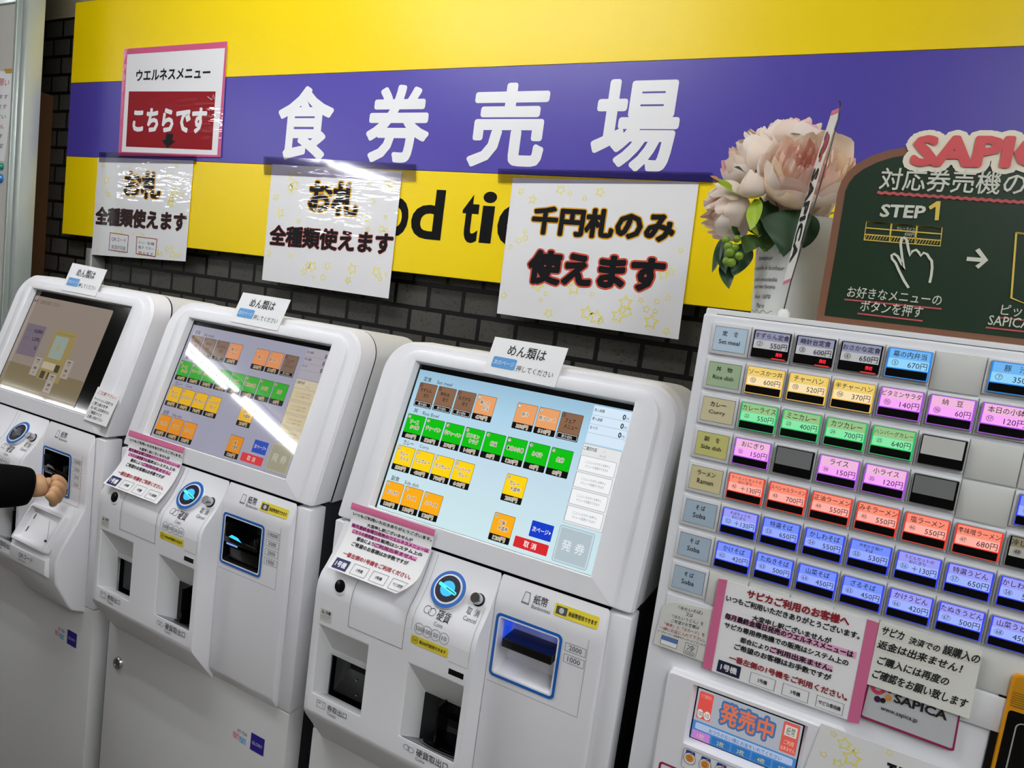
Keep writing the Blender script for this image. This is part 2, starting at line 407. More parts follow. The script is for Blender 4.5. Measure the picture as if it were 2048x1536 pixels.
# pink bordered sheet
c0 = corners(PP, z1, [(725, 287), (1330, 243), (1290, 920), (693, 912)])
t = sheet('laminated_sheet', 'laminated sheet with a dark red panel and down arrow, edged in pink tape', c0, LW)
ci = corners(PP, z1, [(745, 318), (1318, 280), (1272, 908), (712, 888)])
for i in range(4):
    j = (i + 1) % 4
    MB().slab(PP, [c0[i], c0[j], ci[j], ci[i]], 0.0001, 0.0006, LTAPE).build('tape_strip', t)
lt = MB().ptext(PP, 'ウエルネスメニュー', z1(797, 474), z1(1228, 456), 62 / 2.926, LK, dil=0.03)
lt.fill(PP, corners(PP, z1, [(737, 858), (1240, 878), (1262, 535), (755, 535)]), LDR, 0.0003)
lt.ptext(PP, 'こちらです', z1(778, 768), z1(1200, 775), 128 / 2.926, LW, dil=0.045, h=0.0006)
lt.fill(PP, corners(PP, z1, [(975, 780), (967, 820), (947, 820), (980, 867), (1028, 825), (1008, 822), (1015, 785)]), LK, 0.0006)
lt.line(PP, corners(PP, z1, [(1215, 565), (1240, 585), (1250, 552), (1255, 580)]), 0.0015, LW, 0.0006)
lt.build('lettering', t)

def banknote_sheet(label, cs, name='laminated_sheet', seed=1, hole=None):
    return sheet(name, label, cs, LW, spots=scatter(34, seed, hole))
clear = film((222, 220, 226), glossy=0.035, rough=0.06)
def strip(t, f, pts): MB().slab(PP, corners(PP, f, pts), 0.0006, 0.0008, clear).build('clear_tape', t)
def outl(mb, f, s, bl, br, h, ink, edge, d=0.082, d2=0.042):
    mb.ptext(PP, s, f(*bl), f(*br), h / 2.926, edge, dil=d, h=0.0005); mb.ptext(PP, s, f(*bl), f(*br), h / 2.926, ink, dil=d2, h=0.0008)
c1 = corners(PP, z1, [(575, 920), (1133, 940), (1085, 1530), (535, 1490)])
t = banknote_sheet('leftmost starry laminated sheet, with two small red framed cards at its foot', c1, seed=3, hole=lambda u, v: not (0.25 < u < 0.75 and v > 0.55) and not (0.25 < v < 0.55))
lt = MB(); outl(lt, z1, 'お札', (728, 1145), (932, 1163), 142, LK, LY); outl(lt, z1, '全種類使えます', (560, 1310), (1084, 1355), 98, LBR, lam((110, 62, 58)), 0.056, 0.034)
lt.build('lettering', t)
for s, q in ((('QRコード', '決済が可能'), [(645, 1360), (755, 1376), (748, 1480), (637, 1464)]), (('ﾒﾆｭｰ 各種', '電子 マネー', '使えます'), [(800, 1383), (922, 1398), (912, 1504), (796, 1486)])):
    cc = corners(PP, z1, q); f = quadmap(PP, *[cc[k] for k in (0, 1, 3, 2)])
    cd_ = MB().slab(PP, [cc[3], cc[2], cc[1], cc[0]], 0.0003, 0.0007, LW)
    cd_.ring(f, [(0, 0), (1, 0), (1, 1), (0, 1)], [(.03, .04), (.97, .04), (.97, .96), (.03, .96)], LDR, 0.0009)
    for k, w in enumerate(s): cd_.text(f, w, 0.12, 0.78 - (k + 0.6) * 0.86 / len(s), 0.76, 0.5 / len(s), LK, h=0.0009)
    cd_.build('small_card', t)
strip(t, z1, [(580, 950), (580, 888), (1150, 912), (1150, 960)])
c2 = corners(PP, z2, [(130, 668), (890, 712), (810, 1455), (70, 1345)])
t = banknote_sheet('middle starry laminated sheet, half hiding the black lettering of the board', c2, seed=5, hole=lambda u, v: not (0.3 < u < 0.72 and v > 0.52) and not (0.26 < v < 0.52))
lt = MB(); outl(lt, z2, 'お札', (342, 940), (620, 975), 178, LK, LY); outl(lt, z2, '全種類使えます', (115, 1138), (825, 1198), 112, LK, lam((176, 78, 66)), 0.060, 0.034)
lt.build('lettering', t)
strip(t, z2, [(82, 730), (80, 622), (972, 668), (972, 770)])
c3 = corners(PP, z3, [(222, 602), (1310, 628), (1190, 1548), (128, 1395)])
t = banknote_sheet('rightmost and largest starry laminated sheet, with red outlined lower line of writing', c3, seed=9, hole=lambda u, v: not (0.15 < u < 0.88 and 0.28 < v < 0.86))
lt = MB(); outl(lt, z3, '千円札のみ', (330, 922), (1150, 978), 152, LK, LY, 0.092, 0.050); outl(lt, z3, '使えます', (308, 1208), (1082, 1270), 180, LK, LR, 0.105, 0.056)
lt.build('lettering', t)
strip(t, z3, [(135, 632), (135, 548), (1392, 570), (1392, 640)])

# ================================================================== touch screen ticket machines
PITCH = 0.524; XM3 = -0.646
SC = [(.789, 1.1965), (.785, 1.185), (.778, 1.170), (.769, 1.153), (.757, 1.137), (.748, 1.127), (.743, 1.116), (.741, 1.10)]
def hy(z):                                     # depth of the head's front face at height z
    zz = max(z, 1.222); y = .87 + .34 * (zz - 1.4485)
    return y - (1.222 - z) * 0.05 if z < 1.222 else y
HN = Vector((0, -1, .34)).normalized()
TILES = [  # column, row, name lines, number, price, colour
    (0, 0, ('すずらん', '定食'), '②', None, 'b'), (1, 0, ('時計台', '定食'), '③', None, 'b'), (2, 0, ('おさかな', '定食'), '④', None, 'b'), (3, 0, ('幕の内', '弁当'), '⑤', '670円', 'o'),
    (5, 0, ('豚汁',), '⑦', '350円', 'o'), (6, 0, ('豚汁セット',), '⑧', '510円', 'o'), (7, 0, ('フェア', 'メニュー'), '⑨', None, 'b'),
    (0, 1, ('ソース', 'かつ丼'), '⑫', '600円', 'g'), (1, 1, ('チャーハン',), '⑬', '520円', 'g'), (2, 1, ('半チャーハン',), '⑭', '370円', 'g'), (3, 1, ('ビタミン', 'サラダ'), '⑮', '140円', 'g'),
    (4, 1, ('納豆',), '⑯', '60円', 'g'), (5, 1, ('本日の小鉢',), '⑰', '120円', 'g'), (6, 1, ('みそ汁',), '⑱', '60円', 'g'), (7, 1, ('生卵',), '⑲', '60円', 'g'),
    (0, 2, ('カレー', 'ライス'), '㉒', '550円', 'y'), (1, 2, ('ミニカレー',), '㉓', '400円', 'y'), (2, 2, ('カツカレー',), '㉔', '700円', 'y'), (3, 2, ('ハンバーグ', 'カレー'), '㉕', '640円', 'y'), (5.43, 2, ('カレー', '大盛券'), '㉙', '200円', 'y'),
    (0, 3, ('おにぎり',), '㉜', '150円', 'a'), (1, 3, ('ライス',), '㉞', '150円', 'a'), (2, 3, ('小ライス',), '㉟', '120円', 'a'), (5.38, 3, ('ご飯', '大盛券'), '㊴', '120円', 'a')]
ROWZ = (1.418, 1.3695, 1.322, 1.2692)
PAL = {3: dict(bg=(178, 212, 230), b=(136, 100, 76), o=(232, 160, 104), g=(8, 190, 12), y=(255, 212, 16), a=(252, 172, 22), k=(8, 8, 10), ink=(28, 26, 24), hd=(32, 36, 40), pn=(214, 232, 248), pn2=(226, 228, 230), box=(240, 242, 243), gt=(105, 108, 110), w=(250, 250, 250), is1=(178, 192, 200), isf=(196, 214, 224), ist=(222, 232, 238), bl=(20, 60, 200), rd=(214, 40, 46), nb=(252, 240, 220)),
       2: dict(bg=(152, 152, 170), b=(122, 98, 84), o=(214, 138, 92), g=(52, 158, 44), y=(222, 172, 40), a=(214, 134, 36), k=(26, 26, 28), ink=(70, 52, 40), hd=(60, 60, 70), pn=(164, 158, 168), pn2=(196, 184, 158), box=(198, 184, 150), gt=(120, 112, 96), w=(206, 196, 178), is1=(152, 148, 128), isf=(166, 164, 146), ist=(182, 180, 160), bl=(48, 76, 172), rd=(204, 58, 66), nb=(214, 190, 150))}  # greyed copy: reflection haze and view angle dimming put into the colours

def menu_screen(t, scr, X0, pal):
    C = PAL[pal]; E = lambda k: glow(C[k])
    # the screen's own picture lies just under the glass, in (u, z) of the machine
    fm = lambda u, z, h=0.0: Vector((X0 + u, .87 + .34 * (z - 1.4485), z)) + HN * (h - 0.0055)
    if pal == 3:
        bgm = glow((178, 212, 231)); nt = bgm.node_tree; b = nt.nodes['Principled BSDF']
        g = nt.nodes.new('ShaderNodeTexCoord'); sp = nt.nodes.new('ShaderNodeSeparateXYZ'); rp = nt.nodes.new('ShaderNodeValToRGB')
        nt.links.new(g.outputs['Generated'], sp.inputs[0]); nt.links.new(sp.outputs[2], rp.inputs[0]); nt.links.new(rp.outputs[0], b.inputs['Emission Color'])
        rp.color_ramp.elements[0].color = (lin(205), lin(232), lin(236), 1); rp.color_ramp.elements[1].color = (lin(152), lin(190), lin(214), 1)
        el = rp.color_ramp.elements.new(0.8); el.color = (lin(172), lin(210), lin(232), 1)
        el = rp.color_ramp.elements.new(0.45); el.color = (lin(196), lin(220), lin(234), 1)
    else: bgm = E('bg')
    MB().rect(fm, .0535, .3985, 1.2285, 1.4366, bgm, 0.0).build('menu_background', scr)
    for c, r, names, num, price, col in TILES:
        x0 = .0578 + .0347 * c + (0.0035 if r == 0 else (-0.0005 if r > 1 else 0)) * (1 if c < 4 else 0.2); z1_ = ROWZ[r]; z0 = z1_ - .0362; zs = z0 + .0088; x1 = x0 + .0322
        mb = MB()
        mb.fill(fm, rr(x0, x1, z0, z1_, .0014, 3), E('k'), 0.0003)
        mb.fill(fm, rr(x0 + .0004, x1 - .0004, zs, z1_ - .0005, (0.0002, 0.0002, .0012, .0012), 3), E(col), 0.0005)
        mb.fill(fm, circ(x0 + .0040, z1_ - .0042, .0028, n=16), E('nb') if col != 'b' else E('b'), 0.0007)
        mb.ctext(fm, num, x0 + .0040, z1_ - .0042, .0056, .0056, E('ink'), h=0.0009, wt=0.01)
        n = len(names); hh = .0056 if n == 2 else .006
        for k, s in enumerate(names):
            w = min(.0052 * len(s), .0285); zc = (zs + z1_) / 2 - .0008 + ((n - 1) / 2 - k) * .0075; xc = (x0 + x1) / 2 + (0.002 if k else -0.001 if n == 2 else 0)
            if col != 'b': mb.ctext(fm, s, xc, zc, w, hh, E('nb'), h=0.0007, dil=0.085)
            mb.ctext(fm, s, xc, zc, w, hh, E('ink'), h=0.0009, wt=0.012)
        xc, zc = (x0 + x1) / 2, (z0 + zs) / 2
        if price:
            mb.ctext(fm, price, xc, zc, .0058 * (len(price) - 1) + .001, .0058, E('nb'), h=0.0007, dil=0.07)
            mb.ctext(fm, price, xc, zc, .0058 * (len(price) - 1) + .001, .0058, E('k'), h=0.0009)
        else:
            mb.frame(fm, x0 + .0012, x1 - .0012, z0 + .001, zs - .0008, .0005, E('w'), 0.0007, r=.0012)
            mb.ctext(fm, '売り切れ', xc, zc, .016, .0042, E('w'), h=0.0009)
        mb.build('menu_tile', scr)
    mb = MB()
    for s, en, x, z, w1, x2, w2 in (('定食', 'Set meal', .0655, 1.4203, .0145, .0905, .0270), ('丼', 'Rice Bowl', .0655, 1.3718, .0072, .0825, .0290), ('カレー', 'Curry', .0648, 1.3240, .0185, .0945, .0165), ('副食', 'Side dish', .0633, 1.2708, .0145, .0880, .0255)):
        mb.text(fm, s, x, z, w1, .0072, E('hd'), h=0.0004, wt=0.006); mb.text(fm, en, x2, z, w2, .0058 if 'y' in en else .0050, E('hd'), h=0.0004)
    mb.build('heading_lettering', scr)
    mb = MB().rect(fm, .3445, .3985, 1.3850, 1.4345, E('pn'), 0.0003)
    for k, s in enumerate(('投入金額', '購入金額', 'おつり')):
        z = 1.4310 - k * .0118
        mb.text(fm, s, .3462, z - .0042, .0036 * len(s), .0042, E('hd'), h=0.0005, wt=0.01); mb.text(fm, '0', .3868, z - .0080, .0045, .0072, E('hd'), h=0.0005, wt=0.03); mb.text(fm, '円', .3922, z - .0078, .0036, .0036, E('hd'), h=0.0005)
        mb.rect(fm, .3450, .3980, z - .0094, z - .0091, E('gt'), 0.0005)
    mb.build('amount_panel', scr)
    mb = MB().rect(fm, .3435, .3985, 1.2805, 1.3832, E('pn2'), 0.0003).frame(fm, .3435, .3983, 1.2805, 1.3832, .0003, E('gt'), 0.0005)
    mb.text(fm, 'ご選択内容', .3450, 1.3752, .0190, .0052, E('hd'), h=0.0005, wt=0.01); mb.text(fm, '／', .3725, 1.3755, .003, .0045, E('hd'), h=0.0005); mb.text(fm, 'ページ', .3690, 1.3700, .0090, .0034, E('hd'), h=0.0005)
    for k in range(4):
        z = 1.3680 - .0218 * k
        mb.fill(fm, rr(.3440, .3950, z - .0195, z, .0015, 3), E('box'), 0.0005); mb.frame(fm, .3440, .3950, z - .0195, z, .0004, E('gt'), 0.0007, r=.0015)
        mb.ctext(fm, 'ここに入ったボタンを押すと', .3697, z - .0072, .0345, .0036, E('gt'), h=0.0007); mb.ctext(fm, 'メニューの変更ができます', .3697, z - .0124, .0325, .0036, E('gt'), h=0.0007)
    mb.build('selection_panel', scr)
    mb = MB().fill(fm, rr(.3412, .3905, 1.2318, 1.2768, .003), E('isf'), 0.0003).frame(fm, .3412, .3905, 1.2318, 1.2768, .0004, E('gt'), 0.0004, r=.003).fill(fm, rr(.3440, .3875, 1.2345, 1.2742, .0015), E('is1'), 0.0005)
    mb.ctext(fm, '発', .3565, 1.2540, .0130, .0130, E('ist'), h=0.0007, wt=0.015); mb.ctext(fm, '券', .3750, 1.2540, .0130, .0130, E('ist'), h=0.0007, wt=0.015)
    mb.build('issue_key', scr)
    mb = MB().fill(fm, rr(.3012, .3334, 1.2520, 1.2724, .0012), E('bl'), 0.0003); mb.ctext(fm, '次ページ', .3158, 1.2622, .0238, .0068, E('w'), h=0.0005, wt=0.01)
    mb.fill(fm, [(.3290, 1.2600), (.3312, 1.2622), (.3290, 1.2644)], E('w'), 0.0005); mb.build('next_page_key', scr)
    mb = MB().fill(fm, rr(.2830, .3332, 1.2340, 1.2478, .0012), E('rd'), 0.0003); mb.ctext(fm, '取', .3015, 1.2410, .0078, .0078, E('w'), h=0.0005, wt=0.01); mb.ctext(fm, '消', .3125, 1.2410, .0078, .0078, E('w'), h=0.0005, wt=0.01)
    mb.build('cancel_key', scr)

def change_screen(t, scr, X0):
    fm = lambda u, z, h=0.0: Vector((X0 + u, .87 + .34 * (z - 1.4485), z)) + HN * (h - 0.0055)
    G = lambda *c: glow(c)  # dim brownish tones: view angle dimming of the panel painted in
    mb = MB().fill(fm, rr(.0545, .3350, 1.2330, 1.4330, .004), G(134, 122, 112), 0.0)
    mb.fill(fm, rr(.0555, .3340, 1.2330, 1.2860, .004), G(116, 104, 78), 0.0002)
    mb.text(fm, '券・お金をお取りください', .066, 1.4170, .0900, .0090, G(70, 60, 54), h=0.0004); mb.line(fm, [(.0555, 1.4215), (.0640, 1.4215)], .002, G(60, 52, 48), 0.0004)
    mb.fill(fm, [(.0605, 1.4250), (.0650, 1.4215), (.0605, 1.4180)], G(60, 52, 48), 0.0004); mb.build('menu_background', scr)
    mb = MB().rect(fm, .0720, .1420, 1.3050, 1.3720, G(108, 98, 110), 0.0003)
    for k, (s, v) in enumerate((('投入金額', '10,000'), ('購入金額', '1,370'), ('おつり', '0'))):
        z = 1.3560 - k * .0170
        mb.text(fm, s, .0760, z, .0190, .0050, G(90, 80, 94), h=0.0005); w = .0052 * len(v); mb.text(fm, v, .1350 - w, z - .002, w, .0090, G(44, 38, 44), h=0.0005, wt=0.03); mb.text(fm, '円', .1360, z - .001, .004, .004, G(60, 52, 60), h=0.0005)
    mb.build('amount_panel', scr)
    mb = MB().fill(fm, rr(.1780, .2560, 1.2680, 1.3740, (.001, .001, .012, .012)), G(140, 124, 78), 0.0003).rect(fm, .1850, .2490, 1.3650, 1.3655, G(96, 84, 44), 0.0005)
    mb.rect(fm, .1860, .2330, 1.3130, 1.3600, G(134, 146, 138), 0.0005).rect(fm, .1800, .2240, 1.2900, 1.3040, G(170, 158, 136), 0.0005)
    for x, z in ((.1860, 1.2700), (.2100, 1.2700), (.2260, 1.2880)): mb.rect(fm, x, x + .0150, z, z + .0150, G(64, 58, 52), 0.0005)
    mb.fill(fm, circ(.2090, 1.3370, .0050), G(150, 140, 70), 0.0007); mb.build('machine_picture', scr)
    for x, z, s in ((.1480, 1.2700, '券'), (.2160, 1.2450, '硬貨'), (.2520, 1.2800, '紙幣')):
        mb = MB().rect(fm, x, x + .0270, z, z + .0400, G(152, 142, 132), 0.0007).frame(fm, x, x + .0270, z, z + .0400, .0005, G(90, 82, 74), 0.0009)
        mb.ctext(fm, s, x + .0135, z + .0070, .0045 * len(s), .0050, G(52, 46, 42), h=0.0009); mb.line(fm, [(x + .0080, z + .0340), (x + .0190, z + .0340)], .0015, G(40, 34, 30), 0.0009)
        mb.line(fm, [(x + .0110, z + .0330), (x + .0110, z + .0260)], .001, G(40, 34, 30), 0.0009).line(fm, [(x + .0165, z + .0330), (x + .0165, z + .0260)], .001, G(40, 34, 30), 0.0009)
        mb.rect(fm, x + .0090, x + .0180, z + .0140, z + .0190, G(96, 88, 80), 0.0009); mb.build('hint_card', scr)

def block_profile_map(X0, prof):
    def y_at(z):
        for (ya, za), (yb, zb_) in zip(prof, prof[1:]):
            if zb_ <= z <= za: return ya + (yb - ya) * (za - z) / (za - zb_)
        return prof[-1][0]
    return lambda u, z, h=0.0: Vector((X0 + u, y_at(z) - h, z))

def cut_face(mb, X0, y, xs, zs, holes, m):
    """vertical face at depth y split by the lines xs, zs, cells inside a hole left open"""
    for i in range(len(xs) - 1):
        for j in range(len(zs) - 1):
            cx, cz = (xs[i] + xs[i + 1]) / 2, (zs[j] + zs[j + 1]) / 2
            if any(a < cx < b and c < cz < d for a, b, c, d in holes): continue
            mb.poly([(X0 + xs[i], y, zs[j]), (X0 + xs[i + 1], y, zs[j]), (X0 + xs[i + 1], y, zs[j + 1]), (X0 + xs[i], y, zs[j + 1])], m)

def machine(no, label):
    X0 = XM3 - PITCH * (3 - no)
    t = thing('ticket_machine', (X0 + .224, .92, 0), label, 'ticket machine', 'touch screen ticket machines')
    xl, xr = -.013, .461
    # cabinet behind the front panels
    mb = MB(); mb.box(X0 + xl + .008, X0 + xr - .008, .829, 1.05, .05, 1.20, mat((46, 46, 49), 0.5, name='gap_shade_panel')); mb.build('cabinet', t, bevel=.003)  # painted dark to stand in for the shade in the gaps between machines
    MB().box(X0 + xl + .03, X0 + xr - .03, .86, 1.04, 0, .05, BLK).build('plinth', t)
    # head: rear housing with rounded shoulders
    mb = MB(); pr = rr(X0 + xl + .004, X0 + xr - .001, 1.195, 1.4745, (.002, .002, .05, .05), 8)
    pr2 = rr(X0 + xl + .004, X0 + xr - .001, 1.195, 1.466, (.002, .002, .05, .05), 8)
    mb.bridge([[Vector((x, hy(z) + .046, z)) for x, z in pr], [Vector((x, 1.04, z)) for x, z in pr2], [Vector((x * .99 + (X0 + .224) * .01, 1.05, z)) for x, z in pr2]], WHITE2, cap1=True)
    mb.build('rear_housing', t, smooth=35, solid=True)
    # head: front shell, stepped bezel, screen opening
    def loop(x0, x1, z0, z1, r, h): return [Vector((X0 + x, hy(z), z)) + HN * h for x, z in rr(x0, x1, z0, z1, r, 8)]
    def back(x0, x1, z0, z1, r, dy): return [Vector((X0 + x, hy(z) + dy, z)) for x, z in rr(x0, x1, z0, z1, r, 8)]
    b4 = (.003, .003, .050, .050); p4 = (.002, .002, .032, .032); mb = MB()
    mb.bridge([back(xl, xr, 1.198, 1.475, b4, .042), back(xl, xr, 1.198, 1.475, b4, .004), loop(xl + .003, xr - .003, 1.199, 1.472, (.003, .003, .048, .048), 0.0),
               loop(.018, .437, 1.199, 1.464, p4, 0.0), loop(.0195, .4345, 1.1995, 1.4625, p4, 0.0045), loop(.022, .432, 1.200, 1.460, p4, 0.0055),
               loop(.0455, .4025, 1.2268, 1.4480, .001, 0.0055), loop(.047, .4010, 1.2285, 1.4460, .001, 0.0045), loop(.0500, .3995, 1.2280, 1.4445, .001, -0.006)], WHITE)
    mb.build('head_shell', t, smooth=32, solid=True)
    scr = MB().poly([Vector((X0 + u, .87 + .34 * (z - 1.4485), z)) - HN * 0.0062 for u, z in ((.0485, 1.2265), (.4005, 1.2265), (.4005, 1.4455), (.0485, 1.4455))], BLKG).build('touch_screen', t)
    if no == 1: change_screen(t, scr, X0)
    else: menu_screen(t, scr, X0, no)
    # lower front: columns, door
    for a_, b_ in ((xl, .0085), (.4295, xr)): MB().box(X0 + a_, X0 + b_, .790, .825, .850, 1.1925, WHITE).build('front_panel', t, bevel=.0022)
    MB().box(X0 + .0075, X0 + .4325, .815, .825, .850, 1.1925, BLK).build('inner_panel', t)
    door = MB().box(X0 + xl, X0 + xr, .790, .825, .06, .8485, DOOR).build('lower_door', t, bevel=.0022)
    dm = lambda u, z, h=0.0: Vector((X0 + u, .790 - h, z))
    lk = MB().lathe(dm(.0265, .775), (0, -1, 0), [(.0125, 0), (.0125, .002), (.0105, .005), (.0075, .0055), (.0075, .004), (.0001, .004)], CHROME, cap0=False)
    lk.rect(dm, .0252, .0278, .7705, .7795, BLK, 0.0066); lk.build('door_lock', t, smooth=35)
    mb = MB().rect(dm, .383, .4145, .7545, .7850, NAVY, 0.0006); mb.ctext(dm, 'GLORY', .3988, .7690, .0245, .0056, mat((205, 205, 225), 0.4), h=0.0009, wt=0.01); mb.build('maker_plate', t)
    mb = MB().text(dm, 'VT-T20', .3500, .7720, .0235, .0060, INK, h=0.0006); mb.build('model_lettering', t)
    for x, c, s in ((.3400, (214, 120, 140), '新紙幣'), (.3565, (70, 150, 205), '新500円')):
        z = .7640 if c[0] > 100 else .7615
        mb = MB().fill(dm, rr(x, x + .0155, z - .0055, z + .0055, .002, 3), mat(c, 0.45), 0.0003).fill(dm, rr(x + .0005, x + .015, z - .005, z + .005, .0016, 3), mat(tuple(min(255, int(q * .4 + 150)) for q in c), 0.45), 0.0005)
        mb.ctext(dm, s, x + .0078, z + .0020, .0110, .0030, mat(c, 0.45), h=0.0007, wt=0.02); mb.ctext(dm, '対応', x + .0078, z - .0022, .0060, .0028, mat(c, 0.45), h=0.0007, wt=0.02); mb.build('small_sticker', t)
    # left block: coin and ticket unit, one moulded shell with two recesses
    fl = block_profile_map(X0, SC + [(.741, .917)]); zs_ = [1.194] + [z for _, z in SC[1:]] + [1.09, 1.0675]
    x0, x1 = .006, .279; mb = MB()
    top = [[(X0 + x, y, z) for y, z in SC] for x in (x0, x1)]
    mb.bridge(top, WHITE, closed=False)
    xs = [x0, .019, .111, .180, .269, x1]; zs = [.917, .9445, 1.053, 1.10]; holes = [(.019, .111, .9445, 1.053), (.180, .269, .9445, 1.053)]
    cut_face(mb, X0, .741, xs, zs, holes, WHITE)
    un = [(.741, .917), (.7425, .910), (.747, .902), (.790, .8415)]
    mb.bridge([[(X0 + x, y, z) for y, z in un] for x in (x0, x1)], WHITE, closed=False)
    side = SC + [(.741, 1.053), (.741, .9445)] + un
    for x in (x0, x1): mb.poly([(X0 + x, y, z) for y, z in side], WHITE)
    for a, b, c, d in holes:                    # recess walls running in to y = .778, sloped roof and floor
        f4 = [(a, c), (b, c), (b, d), (a, d)]; k4 = [(a + (.0 if a < .1 else .011), c - .020), (b, c - .020), (b, .997), (a + (.0 if a < .1 else .011), .997)]
        mb.bridge([[(X0 + u, .741, z) for u, z in f4], [(X0 + u, .778, z) for u, z in k4]], WHITE2)
    mb.build('coin_unit_shell', t, bevel=.0016, smooth=30, merge=True)
    # ticket outlet
    MB().box(X0 + .019, X0 + .111, .776, .779, .990, .999, WHITE2).build('outlet_lip', t, bevel=.0006)
    fp = lambda u, z, h=0.0: Vector((X0 + u, .784 - h, z))
    mb = MB().box(X0 + .016, X0 + .114, .7845, .789, .91, 1.0, BLKG)
    mb.build('ticket_flap', t)
    for u, z in ((.066, .962), (.085, .957), (.069, .939), (.092, .934)): MB().lathe(fp(u, z), (0, -1, 0), [(.0015, 0), (.0015, .001), (.0001, .0016)], CHROME, n=10).build('flap_screw', t)
    pm_ = lambda u, z, h=0.0: Vector((X0 + u, .741 - h, z))
    mb = MB(); mb.text(pm_, '券取出口', .0515, .9290, .0365, .0098, INK, h=0.0005, wt=0.005); mb.text(pm_, 'Tickets', .0515, .9225, .0170, .0048, INKG, h=0.0005)
    mb.frame(pm_, .0310, .0475, .9275, .9385, .0006, INK, 0.0005); mb.rect(pm_, .0428, .0433, .9275, .9385, INK, 0.0005).rect(pm_, .0335, .0385, .9352, .9358, INK, 0.0005).rect(pm_, .0335, .0385, .9338, .9344, INK, 0.0005)
    mb.build('ticket_lettering', t)
    # coin outlet with its round dish
    MB().box(X0 + .188, X0 + .272, .7785, .789, .915, 1.0, BLK).build('coin_chute', t)
    f = lambda u, v, h=0.0: Vector((X0 + u, .743 + v, .9440 - v * .54 + h))
    db = MB().poly([f(.181, 0, .0006), f(.2685, 0, .0006), f(.2685, .0345, .0006), f(.1915, .0345, .0006)], GREY)
    db.ring(f, circ(.236, .030, .037, .026, 36)[18:] , circ(.236, .030, .034, .0235, 36)[18:], mat((170, 172, 176), 0.3), 0.0030)
    db.fill(f, circ(.236, .030, .034, .0235, 36)[18:], BLK, 0.0016); db.build('coin_dish', t, smooth=30)
    MB().box(X0 + .226, X0 + .229, .757, .7785, .930, 1.0, BLKG).box(X0 + .229, X0 + .266, .772, .774, .932, .978, BLKG).build('chute_guard', t)
    mb = MB(); mb.text(pm_, '硬貨取出口', .2110, .9285, .0510, .0112, INK, h=0.0005, wt=0.005); mb.text(pm_, 'Coins', .2110, .9225, .0150, .0048, INKG, h=0.0005)
    for u in (.1945, .2020): mb.ring(pm_, circ(u, .9335 - (u - .1945) * .1, .0052, .0040, 24), circ(u, .9335 - (u - .1945) * .1, .0046, .0034, 24), INK, 0.0005)
    mb.build('coin_lettering', t)
    mb = MB().frame(pm_, .2425, .2690, 1.0595, 1.0705, .0014, WHITE, 0.0008).rect(pm_, .2440, .2675, 1.0610, 1.0690, BLKG, 0.0004); mb.build('sensor_window', t)
    # coin entry on the leaning part
    cx, cz = .2130, 1.1585; an = math.atan2(.769 - .748, 1.153 - 1.127)
    cp = Pl((X0 + cx, .7685, cz), (1, 0, 0), (0, math.sin(an), math.cos(an)))
    mb = MB().slab(cp, circ(0, 0, .0262, n=40), -.004, .0018, WHITE); mb.build('coin_entry_base', t, bevel=.0008)
    MB().slab(cp, circ(0, 0, .0255, n=48), .002, .0030, BLUE).build('coin_ring', t)
    MB().slab(cp, circ(0, 0, .0208, n=40), .003, .0036, WHITE).build('coin_collar', t)
    disc = MB().slab(cp, circ(0, 0, .0183, n=40), .003, .0046, mat((44, 44, 58), 0.25)).build('coin_disc', t)
    lit = no != 1
    g1 = glow((70, 190, 250), 1.15) if lit else mat((80, 80, 90), 0.3); g2 = glow((90, 240, 250), 1.15) if lit else mat((130, 132, 136), 0.25)
    mb = MB().fill(cp, circ(0, 0, .0108, n=28), g1, .0050)
    cs_ = math.cos(-.25); sn = math.sin(-.25); R2 = lambda a, b: (a * cs_ - b * sn, a * sn + b * cs_)
    mb.fill(cp, [R2(a, b) for a, b in rr(-.0160, .0160, -.0024, .0024, .0022, 4)], g2, .0054).fill(cp, [R2(a, b) for a, b in rr(-.0020, .0150, -.0006, .0006, .0005, 3)], BLK, .0058); mb.build('coin_slot', disc)
    bp = Pl(fl(.2590, 1.158), (1, 0, 0), (0, math.sin(an * .8), math.cos(an * .8)))
    mb = MB().lathe(bp.o, bp.N, [(.0088, -.003), (.0088, .001), (.0078, .0014)], BLK, cap1=True).build('button_well', t, smooth=35)
    MB().lathe(bp.o, bp.N, [(.0072, 0), (.0072, .0135), (.0066, .0145), (.0001, .0145)], CHROME, n=28).build('cancel_button', t, smooth=35)
    mb = MB(); mb.text(fl, '取', .2485, 1.1400, .0075, .0078, INK, h=0.0008).text(fl, '消', .2600, 1.1400, .0075, .0078, INK, h=0.0008).text(fl, 'Cancel', .2478, 1.1335, .0195, .0046, INKG, h=0.0008)
    mb.text(fl, '硬貨', .2110, 1.1235, .0205, .0115, INK, h=0.0008, wt=0.005).text(fl, 'Coins', .2110, 1.1165, .0140, .0050, INKG, h=0.0008)
    for u in (.1945, .2025): mb.ring(fl, circ(u, 1.1305 - (u - .1945) * .1, .0056, .0042, 24), circ(u, 1.1305 - (u - .1945) * .1, .0050, .0036, 24), INK, 0.0008)
    for u, s in ((.1905, '500'), (.2040, '100'), (.2175, '50'), (.2310, '10')):
        mb.ring(fl, circ(u, 1.1050, .0074, .0077, 30), circ(u, 1.1050, .0069, .0072, 30), INKG, 0.0008 + u * 1e-4).ctext(fl, s, u, 1.1050, .0036 * len(s), .0058, INKG, h=0.0008)
    mb.line(fl, [(.1785, z) for z in zs_ if z > 1.09], .0004, INKG, 0.0008).line(fl, [(.2720, z) for z in zs_ if 1.09 <= z < 1.16] + [(.2720, 1.078), (.2420, 1.078)], .0004, INKG, 0.0008)
    mb.build('coin_entry_lettering', t)
